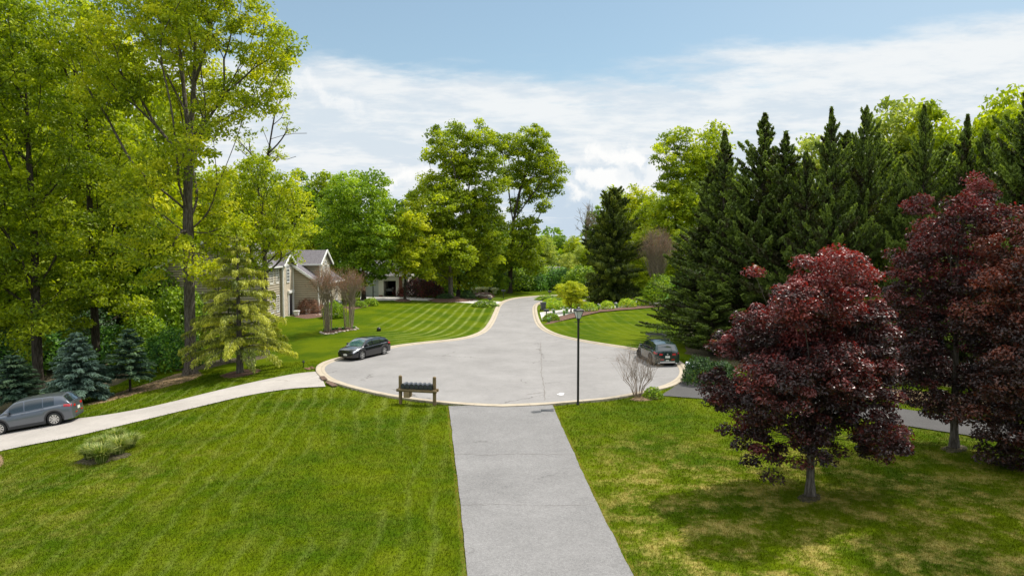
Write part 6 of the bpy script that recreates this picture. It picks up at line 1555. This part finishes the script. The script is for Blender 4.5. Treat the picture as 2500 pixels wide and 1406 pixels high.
for i, (px, py, s_, lb_) in enumerate([(1159, 716, 1.1, 'pale tuft of grass in the rock garden, leftmost'), (1171, 714, 1.1, 'pale tuft of grass in the rock garden, second from left'), (1186, 715, 1.2, 'pale tuft of grass in the rock garden, second from right'), (1207, 717, 1.2, 'pale tuft of grass in the rock garden, rightmost')]):
    o = link('pale_tuft', tuft(220+i, 240, 1.0*s_, 1.0*s_, L_VAR, wd=.05)); p = gp(px, py+4); o.location = (p[0], p[1], p[2]+.3); tagit(o, lb_, 'grass tuft', 'pale grass tufts in the rock garden')
M_WFL = plain('white_petal', (.80, .79, .82), .6)
for i, (px, py, s_, lb_) in enumerate([(1340, 787, .7, 'green iris clump at the tip of the mulch bed by the kerb'), (1358, 780, .8, 'green iris clump near the tip of the mulch bed'), (1377, 771, .85, 'iris clump with white flowers beside the white concrete drive'), (1384, 766, .8, 'iris clump with several white flowers left of the lamp lantern'), (1414, 755, .8, 'white-flowered iris clump just behind the lamp lantern'), (1422, 765, .7, 'iris clump left of the first clipped shrub'), (1460, 758, .8, 'iris clump between the first and second clipped shrubs'), (1506, 752, .8, 'iris clump between the second and third clipped shrubs'), (1545, 748, .8, 'iris clump between the third and fourth clipped shrubs'), (1352, 766, .6, 'white-flowered iris clump behind the dark mailbox')]):
    o = thing('iris_clump', lb_, 'iris', gp(px, py), i, 'iris clumps in the mulch bed'); link('blades', tuft(240+i, 130, .75*s_*1.2, .5, L_IRIS, wd=.035, arch=.5), o)
    if i in (2, 3, 4, 6, 7, 8, 9):
        rg = np.random.default_rng(i); n_ = 90 if i in (3, 4) else 45; P = rg.normal(0, .22, (max(3, n_//14), 3))*np.array([1, 1, .35])+np.array([0, 0, .9*s_]); P = np.repeat(P, 14, 0)+rg.normal(0, .045, (len(P)*14, 3))
        V, F_ = leaf_cards(rg, P, rg.normal(size=P.shape), np.full(len(P), .10)); link('flowers', raw_mesh('flowers', V, [F_], M_WFL), o)
M_ROCK = plain('pale_rock', (.42, .36, .29), .9, noise=.3, nscale=4, bump=.5)
rg = np.random.default_rng(12)
def rock(name, label, p, s, group):
    d = sphere_dirs(rg, 26); mb_ = MB()
    import bmesh
    bm = bmesh.new()
    for v in d*np.array([1, .75, .5])*s*rg.uniform(.8, 1.1, (26, 1)): bm.verts.new(v)
    bmesh.ops.convex_hull(bm, input=bm.verts); me = bpy.data.meshes.new(name); bm.to_mesh(me); bm.free(); me.materials.append(M_ROCK)
    o = link(name, me); o.location = (p[0], p[1], p[2]+s*.2); o.rotation_euler = (0, 0, rg.uniform(0, 6)); tagit(o, label, 'stone', group)
ring = [(783, 812), (788, 815), (795, 816.5), (803, 816), (812, 815), (821, 813), (830, 811), (839, 809.5), (848, 808), (857, 807), (866, 806), (872, 803.5), (868, 800)]
for p in ring: rock('edging_stone', 'flat pale stone in the edging around the crape myrtle bed', gp(*p), .20, 'edging stones of the crape myrtle bed')
for p in [(1163, 724), (1169, 722), (1176, 723), (1183, 724), (1190, 723), (1196, 725), (1180, 719), (1190, 718)]: rock('garden_rock', 'pale boulder half sunk in the reddish rock garden by the street', gp(p[0], p[1]+3)+np.array([0, 0, .2]), .42, 'rocks of the rock garden')
for i, p in enumerate([(793, 810), (812, 808), (822, 806), (838, 806), (862, 803)]):
    q = tuft(260+i, 120, .4, .4, L_IRIS, wd=.03); o = link('bed_plant', q); o.location = gp(*p); tagit(o, 'low leafy plant in the crape myrtle bed, '+['at its left end beside the left stems', 'just right of the left stems', 'in the middle of the bed', 'just left of the right stems', 'at its right end'][i], 'plant', 'low plants of the crape myrtle bed')
